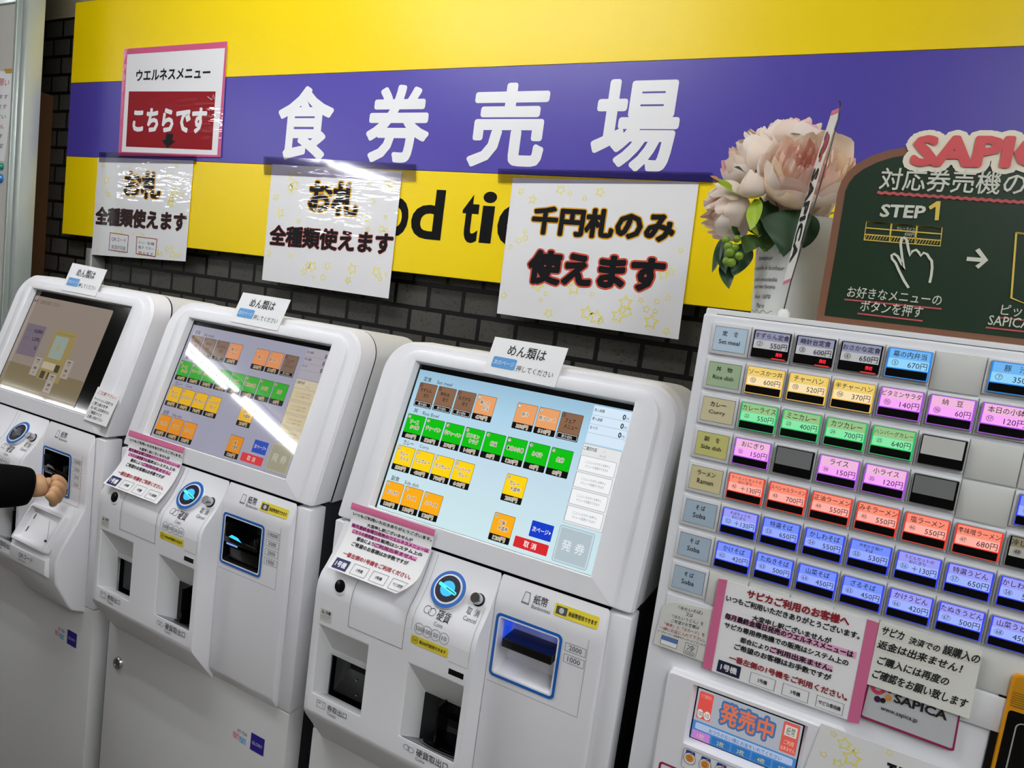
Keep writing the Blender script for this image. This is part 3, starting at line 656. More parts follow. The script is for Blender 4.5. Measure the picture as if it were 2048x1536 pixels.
    mb = MB().fill(fl, rr(.180, .240, 1.0815, 1.0940, .0018, 3), YEL, 0.0006); mb.ring(fl, circ(.1868, 1.0878, .0052, n=24), circ(.1868, 1.0878, .0047, n=24), INK, 0.0009)
    mb.ctext(fl, '500', .1868, 1.0878, .0066, .0040, INK, h=0.0009); mb.text(fl, '新500円使用できます', .1945, 1.0852, .0420, .0052, INK, h=0.0009, wt=0.02); mb.build('yellow_sticker', t)
    # left service panel, lock, warning label
    mb = MB()
    for u in (.0725, .168): mb.line(fl, [(u, z) for z in zs_], .0007, INKG, 0.0010)
    mb.line(fl, [(.0725, 1.0675), (.168, 1.0675)], .0007, INKG, 0.0008); mb.build('service_panel_seam', t)
    lp = Pl(fl(.0480, 1.1190), (1, 0, 0), (0, .25, .97))
    MB().lathe(lp.o, lp.N, [(.0120, -.002), (.0120, .0008), (.0092, .0014), (.0092, -.001)], WHITE, cap1=False).build('lock_ring', t, smooth=35)
    mb = MB().lathe(lp.o, lp.N, [(.0090, -.002), (.0090, .0020), (.0070, .0032), (.0001, .0032)], mat((40, 40, 44), 0.25, metal=0.8)); mb.rect(lp, -.0008, .0008, -.0035, .0035, BLK, .0036); mb.build('panel_lock', t, smooth=35)
    mb = MB().fill(fl, rr(.0195, .0410, 1.0590, 1.0780, .0012, 3), mat((212, 212, 208), 0.5), 0.0004)
    mb.ring(fl, [(.0215, 1.0715), (.0275, 1.0715), (.0245, 1.0765)], [(.0230, 1.0725), (.0260, 1.0725), (.0245, 1.0750)], INK, 0.0007).text(fl, '注意', .0295, 1.0718, .0095, .0048, INK, h=0.0007, wt=0.02)
    mb.ring(fl, circ(.0232, 1.0660, .0022, n=16), circ(.0232, 1.0660, .0018, n=16), INKG, 0.0007).text(fl, '取出口より紙幣に', .0265, 1.0675, .0130, .0020, INKG, h=0.0007).text(fl, '手を入れないで', .0265, 1.0645, .0120, .0020, INKG, h=0.0007).text(fl, 'ください', .0265, 1.0615, .0060, .0020, INKG, h=0.0007); mb.build('warning_label', t)
    # right block: banknote unit
    if no == 1: pf = [(.789, 1.1965), (.7845, 1.185), (.7790, 1.168), (.7775, 1.160), (.7775, 1.153), (.7775, 1.060), (.7745, 1.047), (.764, 1.028), (.737, .981), (.7295, .962), (.7285, .950), (.7310, .914), (.7560, .862), (.7640, .850), (.790, .836)]
    else: pf = [(.789, 1.1965), (.7845, 1.185), (.7790, 1.168), (.7775, 1.160), (.7775, 1.153), (.7775, 1.0565), (.7775, .872), (.7790, .866), (.790, .848)]
    fr = block_profile_map(X0, pf); rx0, rx1 = .2795, .4335; mb = MB()
    hole = (.2915, .3755, 1.0655, 1.1435)
    for i in range(len(pf) - 1):
        (ya, za), (yb, zb_) = pf[i], pf[i + 1]
        if abs(ya - .7775) < 1e-6 and za == 1.153:
            cut_face(mb, X0, .7775, [rx0, hole[0], hole[1], rx1], [zb_, hole[2], hole[3], za], [hole], WHITE)
        else: mb.poly([(X0 + rx0, ya, za), (X0 + rx0, yb, zb_), (X0 + rx1, yb, zb_), (X0 + rx1, ya, za)], WHITE)
    k5 = [q[1] for q in pf].index(1.153) + 1; ps = pf[:k5] + [(.7775, hole[3]), (.7775, hole[2])] + pf[k5:]
    for x in (rx0, rx1): mb.poly([(X0 + x, y, z) for y, z in ps], WHITE)
    mb.build('banknote_unit_shell', t, bevel=.005 if no == 1 else .0035, seg=3, smooth=30, merge=True)
    rm = lambda u, z, h=0.0: Vector((X0 + u, .7775 - h, z))
    MB().bridge([[rm(u, z, .0012) for u, z in rr(.2855, .3815, 1.0605, 1.1490, .007)], [rm(u, z, .0012) for u, z in rr(.2893, .3777, 1.0643, 1.1452, .0045)], [rm(u, z, -.001) for u, z in rr(.2893, .3777, 1.0643, 1.1452, .0045)]], BLUE).build('blue_frame', t)
    inner = WHITE if no == 3 else BLK
    mb = MB().bridge([[rm(u, z, .0010) for u, z in rr(.2893, .3777, 1.0643, 1.1452, .0045)], [rm(u, z, .0010) for u, z in rr(.2915, .3755, 1.0665, 1.1430, .003)]], WHITE)
    mb.bridge([[rm(u, z, .0010) for u, z in rr(.2915, .3755, 1.0665, 1.1430, .003)], [rm(u, z, -.030) for u, z in rr(.2945, .3730, 1.074, 1.1410, .002)]], inner, cap1=True); mb.build('slot_recess', t, smooth=30)
    if no == 3:
        MB().box(X0 + .3010, X0 + .3735, .770, .806, 1.1080, 1.1200, mat((8, 8, 9), .35)).build('banknote_mouth', t, bevel=.0015)
        MB().box(X0 + .296, X0 + .372, .786, .806, 1.1375, 1.1400, glow((40, 90, 255), 0.8)).build('slot_light', t)
        MB().box(X0 + .2955, X0 + .2975, .786, .806, 1.106, 1.137, glow((40, 90, 255), 0.6)).build('slot_light', t)
    else:
        mb = MB().box(X0 + .2960, X0 + .3720, .772, .800, 1.1020, 1.1110, BLKG).box(X0 + .2960, X0 + .3010, .772, .800, 1.1110, 1.1330, BLK).box(X0 + .3650, X0 + .3720, .772, .800, 1.1110, 1.1240, BLK); mb.build('banknote_mouth', t, bevel=.001)
        on = no == 2
        MB().fill(rm, [(.3090, 1.1125), (.3400, 1.1100), (.3300, 1.1160), (.3160, 1.1175)], glow((60, 200, 255), 1.2) if on else mat((110, 112, 115), 0.2), .0070).build('slot_light', t)
        MB().rect(rm, .3040, .3300, 1.0985, 1.1015, glow((120, 160, 235), 1.0) if on else mat((120, 122, 125), 0.2), .0058).build('slot_light', t)
        MB().box(X0 + .300, X0 + .368, .782, .800, 1.071, 1.090, mat((14, 14, 15), 0.2)).build('lower_guide', t, bevel=.001)
    mb = MB(); den = ('2000', '1000') if no == 3 else ('10000', '5000', '2000', '1000')
    for k, s in enumerate(den):
        z = (1.1420 if no == 3 else 1.1440) - .0150 * k; mb.frame(fr, .3860, .4140, z - .0112, z, .0005, INKG, 0.0005).ctext(fr, s, .4000, z - .0056, .0043 * len(s), .0066, INKG, h=0.0005)
    mb.line(fr, [(.284, 1.0515), (.4150, 1.0515)], .0004, INKG, 0.0004).line(fr, [(.4155, 1.0515), (.4155, 1.10), (.4155, 1.155)], .0004, INKG, 0.0004); mb.build('denomination_lettering', t)
    mb = MB().text(fr, '紙幣', .3325, 1.1745, .0200, .0115, INK, h=0.0006, wt=0.005).text(fr, 'Banknotes', .3320, 1.1688, .0265, .0046, INKG, h=0.0006)
    mb.ring(fr, [(.3165, 1.1710), (.3275, 1.1710), (.3265, 1.1855), (.3190, 1.1855)], [(.3172, 1.1716), (.3268, 1.1716), (.3259, 1.1849), (.3195, 1.1849)], INK, 0.0006).rect(fr, .3168, .3272, 1.1722, 1.1728, INK, 0.0006); mb.build('banknote_lettering', t)
    if no != 1:
        mb = MB().fill(fr, rr(.3630, .4230, 1.1705, 1.1850, .0018, 3), YEL, 0.0010).rect(fr, .3655, .3805, 1.1730, 1.1825, INKG, 0.0013).fill(fr, circ(.3730, 1.1778, .0034, n=16), mat((200, 200, 200), 0.5), 0.0015)
        mb.text(fr, '新紙幣使用できます', .3830, 1.1745, .0380, .0056, INK, h=0.0013, wt=0.02); mb.build('yellow_sticker', t)
    else:                                       # code reader: leaning tray and lower lip
        an2 = math.atan2(.764 - .737, 1.028 - .981)
        qp = Pl((X0 + .352, .7505, 1.0045), (1, 0, 0), (0, math.sin(an2), math.cos(an2)))
        mb = MB().bridge([[qp(a, b, .0) for a, b in rr(-.056, .056, -.044, .031, .005)], [qp(a, b, .010) for a, b in rr(-.056, .056, -.044, .031, .005)], [qp(a, b, .012) for a, b in rr(-.054, .054, -.042, .029, .004)], [qp(a, b, .012) for a, b in rr(-.050, .050, -.038, .025, .003)], [qp(a, b, .001) for a, b in rr(-.047, .047, -.034, .022, .003)]], WHITE, cap1=True); mb.build('reader_tray', t, smooth=30, solid=True)
        mb = MB()
        for a, b in ((-.040, .008), (-.040, -.018)): mb.rect(qp, a, a + .003, b - .005, b + .005, BLK, .0016)
        mb.fill(qp, circ(.030, -.024, .0045, .0025, 16), BLK, .0016).line(qp, [(.008, .012), (.032, -.020)], .0012, GREY, .0016); mb.build('reader_marks', t)
        mb = MB().bridge([[(X0 + x, y, z) for y, z in ((.737, .966), (.7215, .957), (.7215, .928), (.729, .921), (.737, .921))] for x in (.292, .412)], WHITE, cap0=True, cap1=True); mb.build('reader_lip', t, bevel=.001)
        lm = lambda u, z, h=0.0: Vector((X0 + u, .7215 - h, z))
        mb = MB().text(lm, 'QRコード', .3250, .9400, .0480, .0110, INK, h=0.0005).text(lm, 'QR Code', .3250, .9335, .0230, .0045, INKG, h=0.0005); mb.build('reader_lettering', t)
    return t, X0
machine(1, 'leftmost touch screen ticket machine, its dim screen showing change, beside the person')
machine(2, 'middle touch screen ticket machine, its greyish screen crossed by bright lamp reflections')
machine(3, 'rightmost touch screen ticket machine with a clear bright blue menu screen')

# ------------------------------------------------------------------ papers on the machines
def headplane(X0, h=0.006): return Pl(Vector((X0, .87, 1.4485)) + HN * h, (1, 0, 0), (0, .34, 1))
SKY = mat((92, 160, 222), 0.4, coat=0.6); NP = mat((246, 247, 248), 0.35, coat=0.8, wave=0.25, name='laminated_note'); NPI = mat((30, 30, 34), 0.4, coat=0.6)
def noodle_note(no, q, label):
    hp = headplane(XM3 - PITCH * (3 - no)); cs = [hp.px(*p) for p in q]
    f = quadmap(hp, cs[0], cs[1], cs[3], cs[2])
    t = thing('paper_note', f(.5, 0), label, 'note', 'noodle notes on the machine tops')
    MB().slab(f, [(0, 0), (1, 0), (1, 1), (0, 1)], 0.0, 0.0008, NP).build('sheet', t)
    mb = MB().text(f, 'めん類は', .24, .56, .52, .30, NPI, h=0.0012, wt=0.012).fill(f, rr(.08, .41, .20, .49, .03, 3), SKY, 0.0012).text(f, '次のページ', .10, .28, .29, .13, NP, h=0.0015).text(f, '押してください', .43, .20, .50, .16, NPI, h=0.0012)
    mb.build('lettering', t)
noodle_note(3, [(990.8, 673.7), (1137, 697), (1109.4, 775.2), (966, 745)], 'white note about noodles standing on the top edge of the rightmost machine')
noodle_note(2, [(487, 585), (582, 600), (555, 662), (461, 643)], 'white note about noodles standing on the top edge of the middle machine')
noodle_note(1, [(146, 526), (215, 540), (191, 593), (123, 580)], 'white note about noodles standing on the top edge of the leftmost machine')

# handwritten caution note on machine 1
hp = headplane(XM3 - 2 * PITCH, 0.0065); cs = [hp.px(*p) for p in ((196.5, 773.4), (241, 791), (212.4, 854), (167, 838))]; f = quadmap(hp, cs[0], cs[1], cs[3], cs[2])
t = thing('paper_note', f(.5, 0), 'small handwritten caution note on the screen corner of the leftmost machine', 'note')
MB().slab(f, [(0, 0), (1, 0), (1, .84), (.93, 1), (0, 1)], 0.0, 0.0005, PAPER).build('sheet', t)
mb = MB().text(f, 'ご注意下さい！', .10, .82, .80, .11, mat((190, 30, 50), .6), h=0.0008, shear=.1); mb.line(f, [(.1 + .08 * k, .77 + .012 * (k % 2)) for k in range(11)], .0018, mat((190, 30, 50), .6), 0.0008)
for k, (s, w) in enumerate((('キャッシュレス決済での', .82), ('ご購入後の変更', .66), ('払い戻しは出来ません', .80), ('ご確認のうえ', .55), ('お買い求め下さい', .66))): mb.text(f, s, .07 + .01 * k, .62 - .135 * k, w, .095, INK, h=0.0008, shear=.1, wt=.01)
mb.build('lettering', t)

# notices hung by pink tape over the seam, bellied out at the foot
def hung_notice(no, px_tl, px_tr, px_bl, px_br, label, curl):
    X0 = XM3 - PITCH * (3 - no); hp = headplane(X0, 0.0068)
    a0, b0 = hp.px(*px_tl); a1, b1 = hp.px(*px_tr); top = hp((a0 + a1) / 2, (b0 + b1) / 2)
    zt_, yt = top.z, top.y; bot = YP(.738); u0, v0 = bot.px(*px_bl); u1, v1 = bot.px(*px_br); zb_ = (v0 + v1) / 2
    xa, xb = X0 + a0, X0 + a1
    def f(u, v, h=0.0):
        s = 1 - v; z = zt_ + (zb_ - zt_) * s + (u - .5) * (b1 - b0) * v
        y = yt + (.738 - yt) * (max(s, 0.0) ** 2.2)
        y = min(y, hy(z) - .0075) if z > 1.198 else y
        x = (xa + (u0 - xa) * s) * (1 - u) + (xb + (u1 - xb) * s) * u
        p = Vector((x, y - h, z))
        if curl and u + s > 1.72:               # lifted corner
            k = (u + s - 1.72); p += Vector((-.10 * k * k, -.16 * k * k - .01 * k, .11 * k * k))
        return p
    t = thing('notice_sheet', f(.5, 0), label, 'notice', 'apology notices with pink tape')
    MB().grid(f, 24, 24, PAPER).build('sheet', t, smooth=60)
    MB().grid(lambda u, v: f(-.01 + 1.02 * u, .90 + .11 * v, .0006), 16, 4, PINK).build('tape_strip', t, smooth=60)
    mb = MB(); HL = mat((240, 150, 205), .6); DM = mat((110, 20, 80), .6); RD = mat((170, 40, 50), .6)
    for x, y, w, h_, m in ((.03, .605, .96, .065, HL), (.06, .520, .36, .06, HL), (.37, .435, .52, .06, HL)): mb.grid(lambda u, v, x=x, y=y, w=w, h_=h_: f(x + w * u, y + h_ * v, .0004), 12, 1, m)
    for s, x, y, w, m in (('いつもご利用いただきありがとうございます。', .03, .805, .96, INK), ('大変申し訳ございませんが', .22, .69, .56, INK), ('毎月最終金曜日発売のウエルネスメニューは', .04, .61, .94, DM), ('こちらの券売機での', .07, .525, .35, DM), ('販売はシステム上の', .43, .525, .50, INK), ('都合により', .15, .44, .22, INK), ('ご利用出来ません。', .38, .44, .50, DM), ('ご希望のお客様はお手数ですが', .12, .35, .70, INK), ('一番左側の1号機をご利用ください。', .08, .195, .84, RD)):
        mb.text(f, s, x, y, w, .058, m, h=0.0008, wt=.034)
    mb.fill(f, [(.04, .02), (.22, .02), (.22, .15), (.04, .15)], mat((28, 34, 92), .6), .0006).text(f, '1号機', .065, .05, .13, .07, PAPER, h=0.0009, wt=.03)
    for k, s in enumerate(('2号機', '3号機', 'サピカ専用機')):
        x = .27 + .24 * k; mb.frame(f, x, x + .19, .025, .15, .004, INKG, .0006).ctext(f, s, x + .095, .088, .08 if k < 2 else .13, .04, INK, h=0.0008, wt=.015)
    mb.build('lettering', t)
hung_notice(3, (706, 1006), (870, 1060), (654, 1139), (815, 1190), 'notice sheet with pink tape and a curled corner on the rightmost touch screen machine', True)
hung_notice(2, (261, 861), (369, 896), (206, 967), (313, 1007), 'flat hanging notice sheet with pink tape on the middle touch screen machine', False)

# ================================================================== the button ticket machine on the right
TY = .78; TP = YP(TY); TX0, TX1, TZ = -.1587, .470, 1.5726
LGREY = mat((230, 231, 235), 0.4, name='light_grey_plastic'); CELL = mat((222, 223, 226), 0.42, name='button_surround'); BEZ = mat((150, 151, 154), 0.3, name='button_bezel'); PLATE = mat((212, 213, 208), 0.55, name='blank_plate'); SMOKE = mat((12, 12, 13), 0.18, name='smoked_window')
vm = thing('vending_machine', ((TX0 + TX1) / 2, 1.0, 0), 'light grey ticket vending machine with rows of lit push buttons in many colours', 'ticket machine')
MB().box(TX0 - .002, TX1, TY + .020, 1.20, .05, TZ + .007, WHITE2).build('cabinet', vm, bevel=.002)
MB().box(TX0 + .02, TX1 - .02, TY + .05, 1.18, 0, .05, BLK).build('plinth', vm)
MB().box(TX0 + .012, TX1 - .012, TY + .012, TY + .022, .055, TZ + .001, BLK).build('door_gasket', vm)
MB().box(TX0, TX1, TY, TY + .014, .06, TZ, LGREY).build('front_door', vm, bevel=.003, seg=3)
CX0, CW, RZ0, RH = -.1037, .0432, 1.5647, .03993
LIT = {'grey': ((186, 188, 222), (236, 236, 240), (150, 152, 165)), 'sky': ((112, 180, 240), (148, 212, 250), (40, 140, 235)), 'amber': ((236, 204, 112), (250, 226, 178), (240, 190, 80)), 'pink': ((240, 184, 220), (250, 168, 250), (168, 84, 220)),
       'green': ((150, 192, 134), (134, 232, 168), (40, 190, 100)), 'red': ((250, 142, 118), (255, 176, 164), (232, 60, 46)), 'blue': ((118, 144, 250), (152, 172, 255), (54, 70, 238)), 'lilac': ((156, 156, 244), (160, 180, 255), (54, 70, 238)), 'off': ((176, 164, 136), (206, 204, 196), (120, 116, 108))}
TK = mat((30, 26, 36), 0.5, name='button_ink')
def cell(c, r):
    x0 = CX0 + CW * c; z1_ = RZ0 - RH * r
    return x0, x0 + CW, z1_ - RH, z1_
BASE = TP.up(0.0)
def surround(c, r, w=CW, x0=None, name='button_surround', m=CELL):
    x, x1, z0, z1_ = cell(c, r); x = x if x0 is None else x0
    return MB().slab(TP, [(x + .0003, z0 + .0042), (x1 - .0006, z0 + .0042), (x1 - .0006, z1_ - .0006), (x + .0003, z1_ - .0006)], -.001, .0028, m).build(name, vm, bevel=.0008)
def button(c, r, col, lines, num, price, sold=False, seq=[0]):
    x, x1, z0, z1_ = cell(c, r)
    surround(c, r)
    a0, a1, b1, b0 = x + .0025, x + .0418, z1_ - .0028, z1_ - .0332      # bezel
    t, b, e = LIT[col]; E = lambda q: glow(q, 1.0, rough=0.12)
    mb = MB().slab(TP, rr(a0, a1, b0, b1, .0014, 3), .002, .0056, BEZ).build('push_button', vm, bevel=.0006)
    s0, s1 = a0 + .0012, a1 - .0022; zs = b0 + .0098; zm = zs + (b1 - .0012 - zs) * .50
    k = MB()
    k.fill(TP, rr(a0 + .0007, a1 - .0007, b0 + .0007, b1 - .0007, .0010, 3), SMOKE if col in ('grey', 'off') else E(e), .0058)
    k.rect(TP, s0 + .0008, s1, zm, b1 - .0014, E(t) if col not in ('grey', 'off') else mat(t, .3, coat=.6), .0060).rect(TP, s0 + .0006, s1, zs + .0006, zm, E(b) if col not in ('grey', 'off') else mat(b, .3, coat=.6), .0060)
    k.fill(TP, rr(s0, s1, b0 + .0014, zs - .0004, .0008, 3), SMOKE, .0062)
    k.build('label_window', mb)
    k = MB(); xc = (s0 + s1) / 2 + .0004; zc = (zm + b1) / 2 - .0006
    if len(lines) == 1:
        n = len(lines[0].replace(' ', '')); sp = ' ' in lines[0]; w = (.0230 if sp else min(.0058 * n, .0345))
        k.ctext(TP, lines[0], xc, zc, w, min(.0068, .0062 if n < 6 else .0058 if n < 8 else .0048), TK, h=.0063, wt=.006)
    else:
        for i, s in enumerate(lines): k.ctext(TP, s, xc - .001 * i, zc + .0012 - .0042 * i, min(.0036 * len(s), .0320), .0037, TK, h=.0063, wt=.006)
    zb_ = (zs + zm) / 2 + .0004
    k.ctext(TP, num, s0 + .0068, zb_ + .0004, .0058 if ord(num[0]) > 99 else .0042, .0058 if ord(num[0]) > 99 else .0036, TK, h=.0063)
    if ord(num[0]) < 99: k.ring(TP, circ(s0 + .0068, zb_ + .0004, .0036, .0029, 24), circ(s0 + .0068, zb_ + .0004, .0033, .0026, 24), TK, .0063)
    pw = .0042 * len(price); k.text(TP, price, s1 - .0012 - pw, zb_ - .0036, pw, .0064, TK, h=.0063)
    if sold: k.ctext(TP, '売切', s1 - .0080, (b0 + zs) / 2 + .001, .0062, .0040, glow((255, 40, 60), 1.6), h=.0065, wt=.02).fill(TP, rr(s1 - .0150, s1 - .0010, b0 + .0008, b0 + .0018, .0004, 2), glow((255, 60, 60), 1.0), .0064)
    k.build('lettering', mb)
def blank_button(c, r, m):
    x, x1, z0, z1_ = cell(c, r); surround(c, r); a0, a1, b1, b0 = x + .0025, x + .0418, z1_ - .0028, z1_ - .0332
    mb = MB().slab(TP, rr(a0, a1, b0, b1, .0014, 3), .002, .0056, BEZ).build('push_button', vm, bevel=.0006)
    MB().fill(TP, rr(a0 + .0007, a1 - .0007, b0 + .0007, b1 - .0007, .0010, 3), SMOKE, .0058).rect(TP, a0 + .0016, a1 - .0026, b0 + .0104, b1 - .0016, m, .0060).build('label_window', mb)
def blank_plate(c, r):
    x, x1, z0, z1_ = cell(c, r)
    MB().slab(TP, [(x + .0004, z0 + .0012), (x1 - .0006, z0 + .0012), (x1 - .0006, z1_ - .0008), (x + .0004, z1_ - .0008)], -.001, .0024, PLATE).build('blank_plate', vm, bevel=.0008)
CATS = [('定　食', 'Set meal', (200, 222, 240)), ('丼　物', 'Rice dish', (176, 200, 162)), ('カレー', 'Curry', (222, 212, 172)), ('副　食', 'Side dish', (212, 208, 130)), ('ラーメン', 'Ramen', (220, 210, 162)), ('そ ば', 'Soba', (176, 196, 212)), ('そ ば', 'Soba', (176, 196, 212)), ('そ ば', 'Soba', (176, 196, 212))]
for r, (jp, en, c) in enumerate(CATS):
    _, _, z0, z1_ = cell(0, r); x0 = TX0 + .0125; x1 = CX0 - .0008
    p = MB().slab(TP, [(x0, z0 + .0042), (x1, z0 + .0042), (x1, z1_ - .0006), (x0, z1_ - .0006)], -.001, .0030, CELL).build('category_plate', vm, bevel=.0008)
    k = MB().rect(TP, x0 + .0035, x1 - .0028, z1_ - .0318, z1_ - .0046, BLK, .0032).rect(TP, x0 + .0038, x1 - .0032, z1_ - .0315, z1_ - .0050, mat(c, .35, coat=.7), .0034)
    k.ctext(TP, jp, (x0 + x1) / 2, z1_ - .0118, min(.0200, .0058 * len(jp)) if r < 5 else .0108, .0056, TK, h=.0037, wt=.01).ctext(TP, en, (x0 + x1) / 2, z1_ - .0212, .0036 * len(en) if len(en) < 6 else .0225, None if len(en) > 5 else .0056, TK, h=.0037, wt=.006)
    k.build('category_card', p)
B = [(0, 0, 'grey', ['すずらん定食'], '②', '550円', True), (1, 0, 'grey', ['時計台定食'], '③', '600円', True), (2, 0, 'grey', ['おさかな定食'], '④', '650円', True), (3, 0, 'sky', ['幕の内弁当'], '⑤', '670円'), (5, 0, 'sky', ['豚　汁'], '⑦', '350円'), (6, 0, 'sky', ['豚汁セット'], '⑧', '510円'),
     (0, 1, 'amber', ['ソースかつ丼'], '⑫', '600円'), (1, 1, 'amber', ['チャーハン'], '⑬', '520円'), (2, 1, 'amber', ['半チャーハン'], '⑭', '370円'), (3, 1, 'pink', ['ビタミンサラダ'], '⑮', '140円'), (4, 1, 'pink', ['納　豆'], '⑯', '60円'), (5, 1, 'pink', ['本日の小鉢'], '⑰', '120円'),
     (0, 2, 'green', ['カレーライス'], '㉒', '550円'), (1, 2, 'green', ['ミニカレー'], '㉓', '400円'), (2, 2, 'green', ['カツカレー'], '㉔', '700円'), (3, 2, 'green', ['ハンバーグカレー'], '㉕', '640円'),
     (0, 3, 'pink', ['おにぎり'], '㉜', '150円'), (2, 3, 'pink', ['ライス'], '㉞', '150円'), (3, 3, 'pink', ['小ライス'], '㉟', '120円'), (6, 3, 'blue', ['館内弁当'], '㊳', '500円'),
     (0, 4, 'red', ['ラーメンとセットの', 'おにぎり'], '㊷', '＋130円'), (1, 4, 'red', ['スペシャルラーメン'], '㊸', '700円'), (2, 4, 'red', ['正油ラーメン'], '㊹', '550円'), (3, 4, 'red', ['みそラーメン'], '㊺', '550円'), (4, 4, 'red', ['塩ラーメン'], '㊻', '550円'), (5, 4, 'red', ['辛味噌ラーメン'], '㊼', '680円'), (6, 4, 'off', ['冷しラーメン'], '㊽', '600円'),
     (0, 5, 'lilac', ['そばセットの', 'おにぎり'], '52', '＋130円'), (1, 5, 'blue', ['特選そば'], '53', '650円'), (2, 5, 'blue', ['かしわそば'], '54', '550円'), (3, 5, 'blue', ['海老かき揚げ', 'そば'], '55', '530円'), (4, 5, 'lilac', ['うどんセットの', 'おにぎり'], '56', '＋130円'), (5, 5, 'lilac', ['特選うどん'], '57', '650円'), (6, 5, 'lilac', ['かしわうどん'], '58', '550円'),
     (0, 6, 'blue', ['かけそば'], '62', '420円'), (1, 6, 'blue', ['たぬきそば'], '63', '500円'), (2, 6, 'blue', ['山菜そば'], '64', '450円'), (3, 6, 'blue', ['ざるそば'], '65', '450円'), (4, 6, 'lilac', ['かけうどん'], '66', '420円'), (5, 6, 'lilac', ['たぬきうどん'], '67', '500円'), (6, 6, 'lilac', ['山菜うどん'], '68', '450円')]
for q in B: button(*q)
for c, r, m in ((1, 3, mat((122, 124, 124), .3, coat=.6)), (4, 2, mat((205, 204, 200), .4, coat=.4)), (4, 3, mat((122, 124, 124), .3, coat=.6))): blank_button(c, r, m)
for c, r in ((4, 0), (6, 1), (5, 2), (6, 2), (5, 3)) + tuple((c, 7) for c in range(0, 7)): blank_plate(c, r)
# row strip below the plates, edged ledge
_, _, z8, _ = cell(0, 7)
MB().slab(TP, [(TX0 + .0125, z8 - .036), (.1995, z8 - .036), (.1995, z8 - .001), (TX0 + .0125, z8 - .001)], -.001, .0030, CELL).build('lower_strip', vm, bevel=.0008)
# display unit: raised surround, sloped recess, lit panel
mp = TP.px
dx0, dz1 = mp(1343, 1331); DZ0 = 1.03
sc = [mp(1394, 1363), mp(1614, 1441), mp(1578, 1560), mp(1363, 1468)]
ax0, ax1, az1, az0 = sc[0][0], sc[1][0], sc[0][1], sc[3][1]
l1 = rr(dx0, .060, DZ0, dz1, .005, 4); n_ = len(l1)
def rect_like(x0, x1, z0, z1_): return rr(x0, x1, z0, z1_, .0006, 4)
mb = MB().bridge([[TP(a, b, -.001) for a, b in l1], [TP(a, b, .011) for a, b in l1], [TP(a, b, .013) for a, b in rr(dx0 + .002, .058, DZ0, dz1 - .002, .004, 4)], [TP(a, b, .013) for a, b in rect_like(ax0 - .002, ax1 + .002, az0 - .002, az1 + .002)], [TP(a, b, .0012) for a, b in rect_like(ax0 + .002, ax1 - .001, az0 + .001, az1 - .004)]], WHITE)
mb.build('display_surround', vm, smooth=30)
q0, q1, q2, q3 = ax0 + .002, ax1 - .001, az0 + .001, az1 - .004
dsp = MB().rect(TP, q0, q1, q2, q3, BLKG, .0014).build('display_panel', vm)
fd = lambda u, v, h=0.0: TP(q0 + .0015 + (q1 - q0 - .003) * u, q2 + .0015 + (q3 - q2 - .003) * v, .0016 + h)
G = lambda *c: glow(c, 1.0)
k = MB().rect(fd, 0, 1, 0, 1, G(158, 162, 172), .0001).rect(fd, 0, 1, 0, .36, G(70, 120, 180), .0003)
k.fill(fd, rr(.03, .97, .20, .33, .02, 3), G(160, 178, 208), .0005).text(fd, 'おつりのない様にお金をいれてください', .17, .215, .70, .085, G(50, 60, 100), h=.0007)
for i in range(5): k.rect(fd, .01 + .198 * i, .19 + .198 * i, .0, .17, G(180, 120, 190) if i == 0 else G(40, 104, 170), .0005).text(fd, '%d枚' % (i + 1), .065 + .198 * i, .035, .07, .10, G(200, 180, 170) if i == 0 else G(196, 188, 110), h=.0007)
k.build('display_strip', dsp)
k = MB().ctext(fd, '発売中', .50, .70, .50, .40, G(60, 104, 150), dil=.13, h=.0004).ctext(fd, '発売中', .50, .70, .50, .40, G(204, 106, 78), dil=.025, h=.0008); k.build('display_lettering', dsp)
k = MB().fill(fd, rr(.02, .16, .42, .96, .02, 3), G(208, 76, 70), .0004).text(fd, 'つり銭切れ', .035, .84, .11, .08, G(226, 160, 150), h=.0007)
for u, s in ((.055, '100'), (.125, '10')): k.fill(fd, circ(u, .52, .032, .085, 20), G(206, 204, 198), .0006).ctext(fd, s, u, .52, .018 * len(s), .09, G(40, 40, 40), h=.0008)
k.build('change_key', dsp)
k = MB().fill(fd, rr(.83, .98, .40, .98, .02, 3), G(196, 86, 76), .0004).rect(fd, .85, .96, .72, .92, G(196, 192, 186), .0006).ctext(fd, '紙幣', .905, .82, .08, .16, G(40, 40, 40), h=.0008).ctext(fd, 'ご利用', .905, .60, .09, .09, G(226, 180, 160), h=.0007).ctext(fd, '出来ません', .905, .48, .13, .08, G(226, 180, 160), h=.0007); k.build('note_key', dsp)
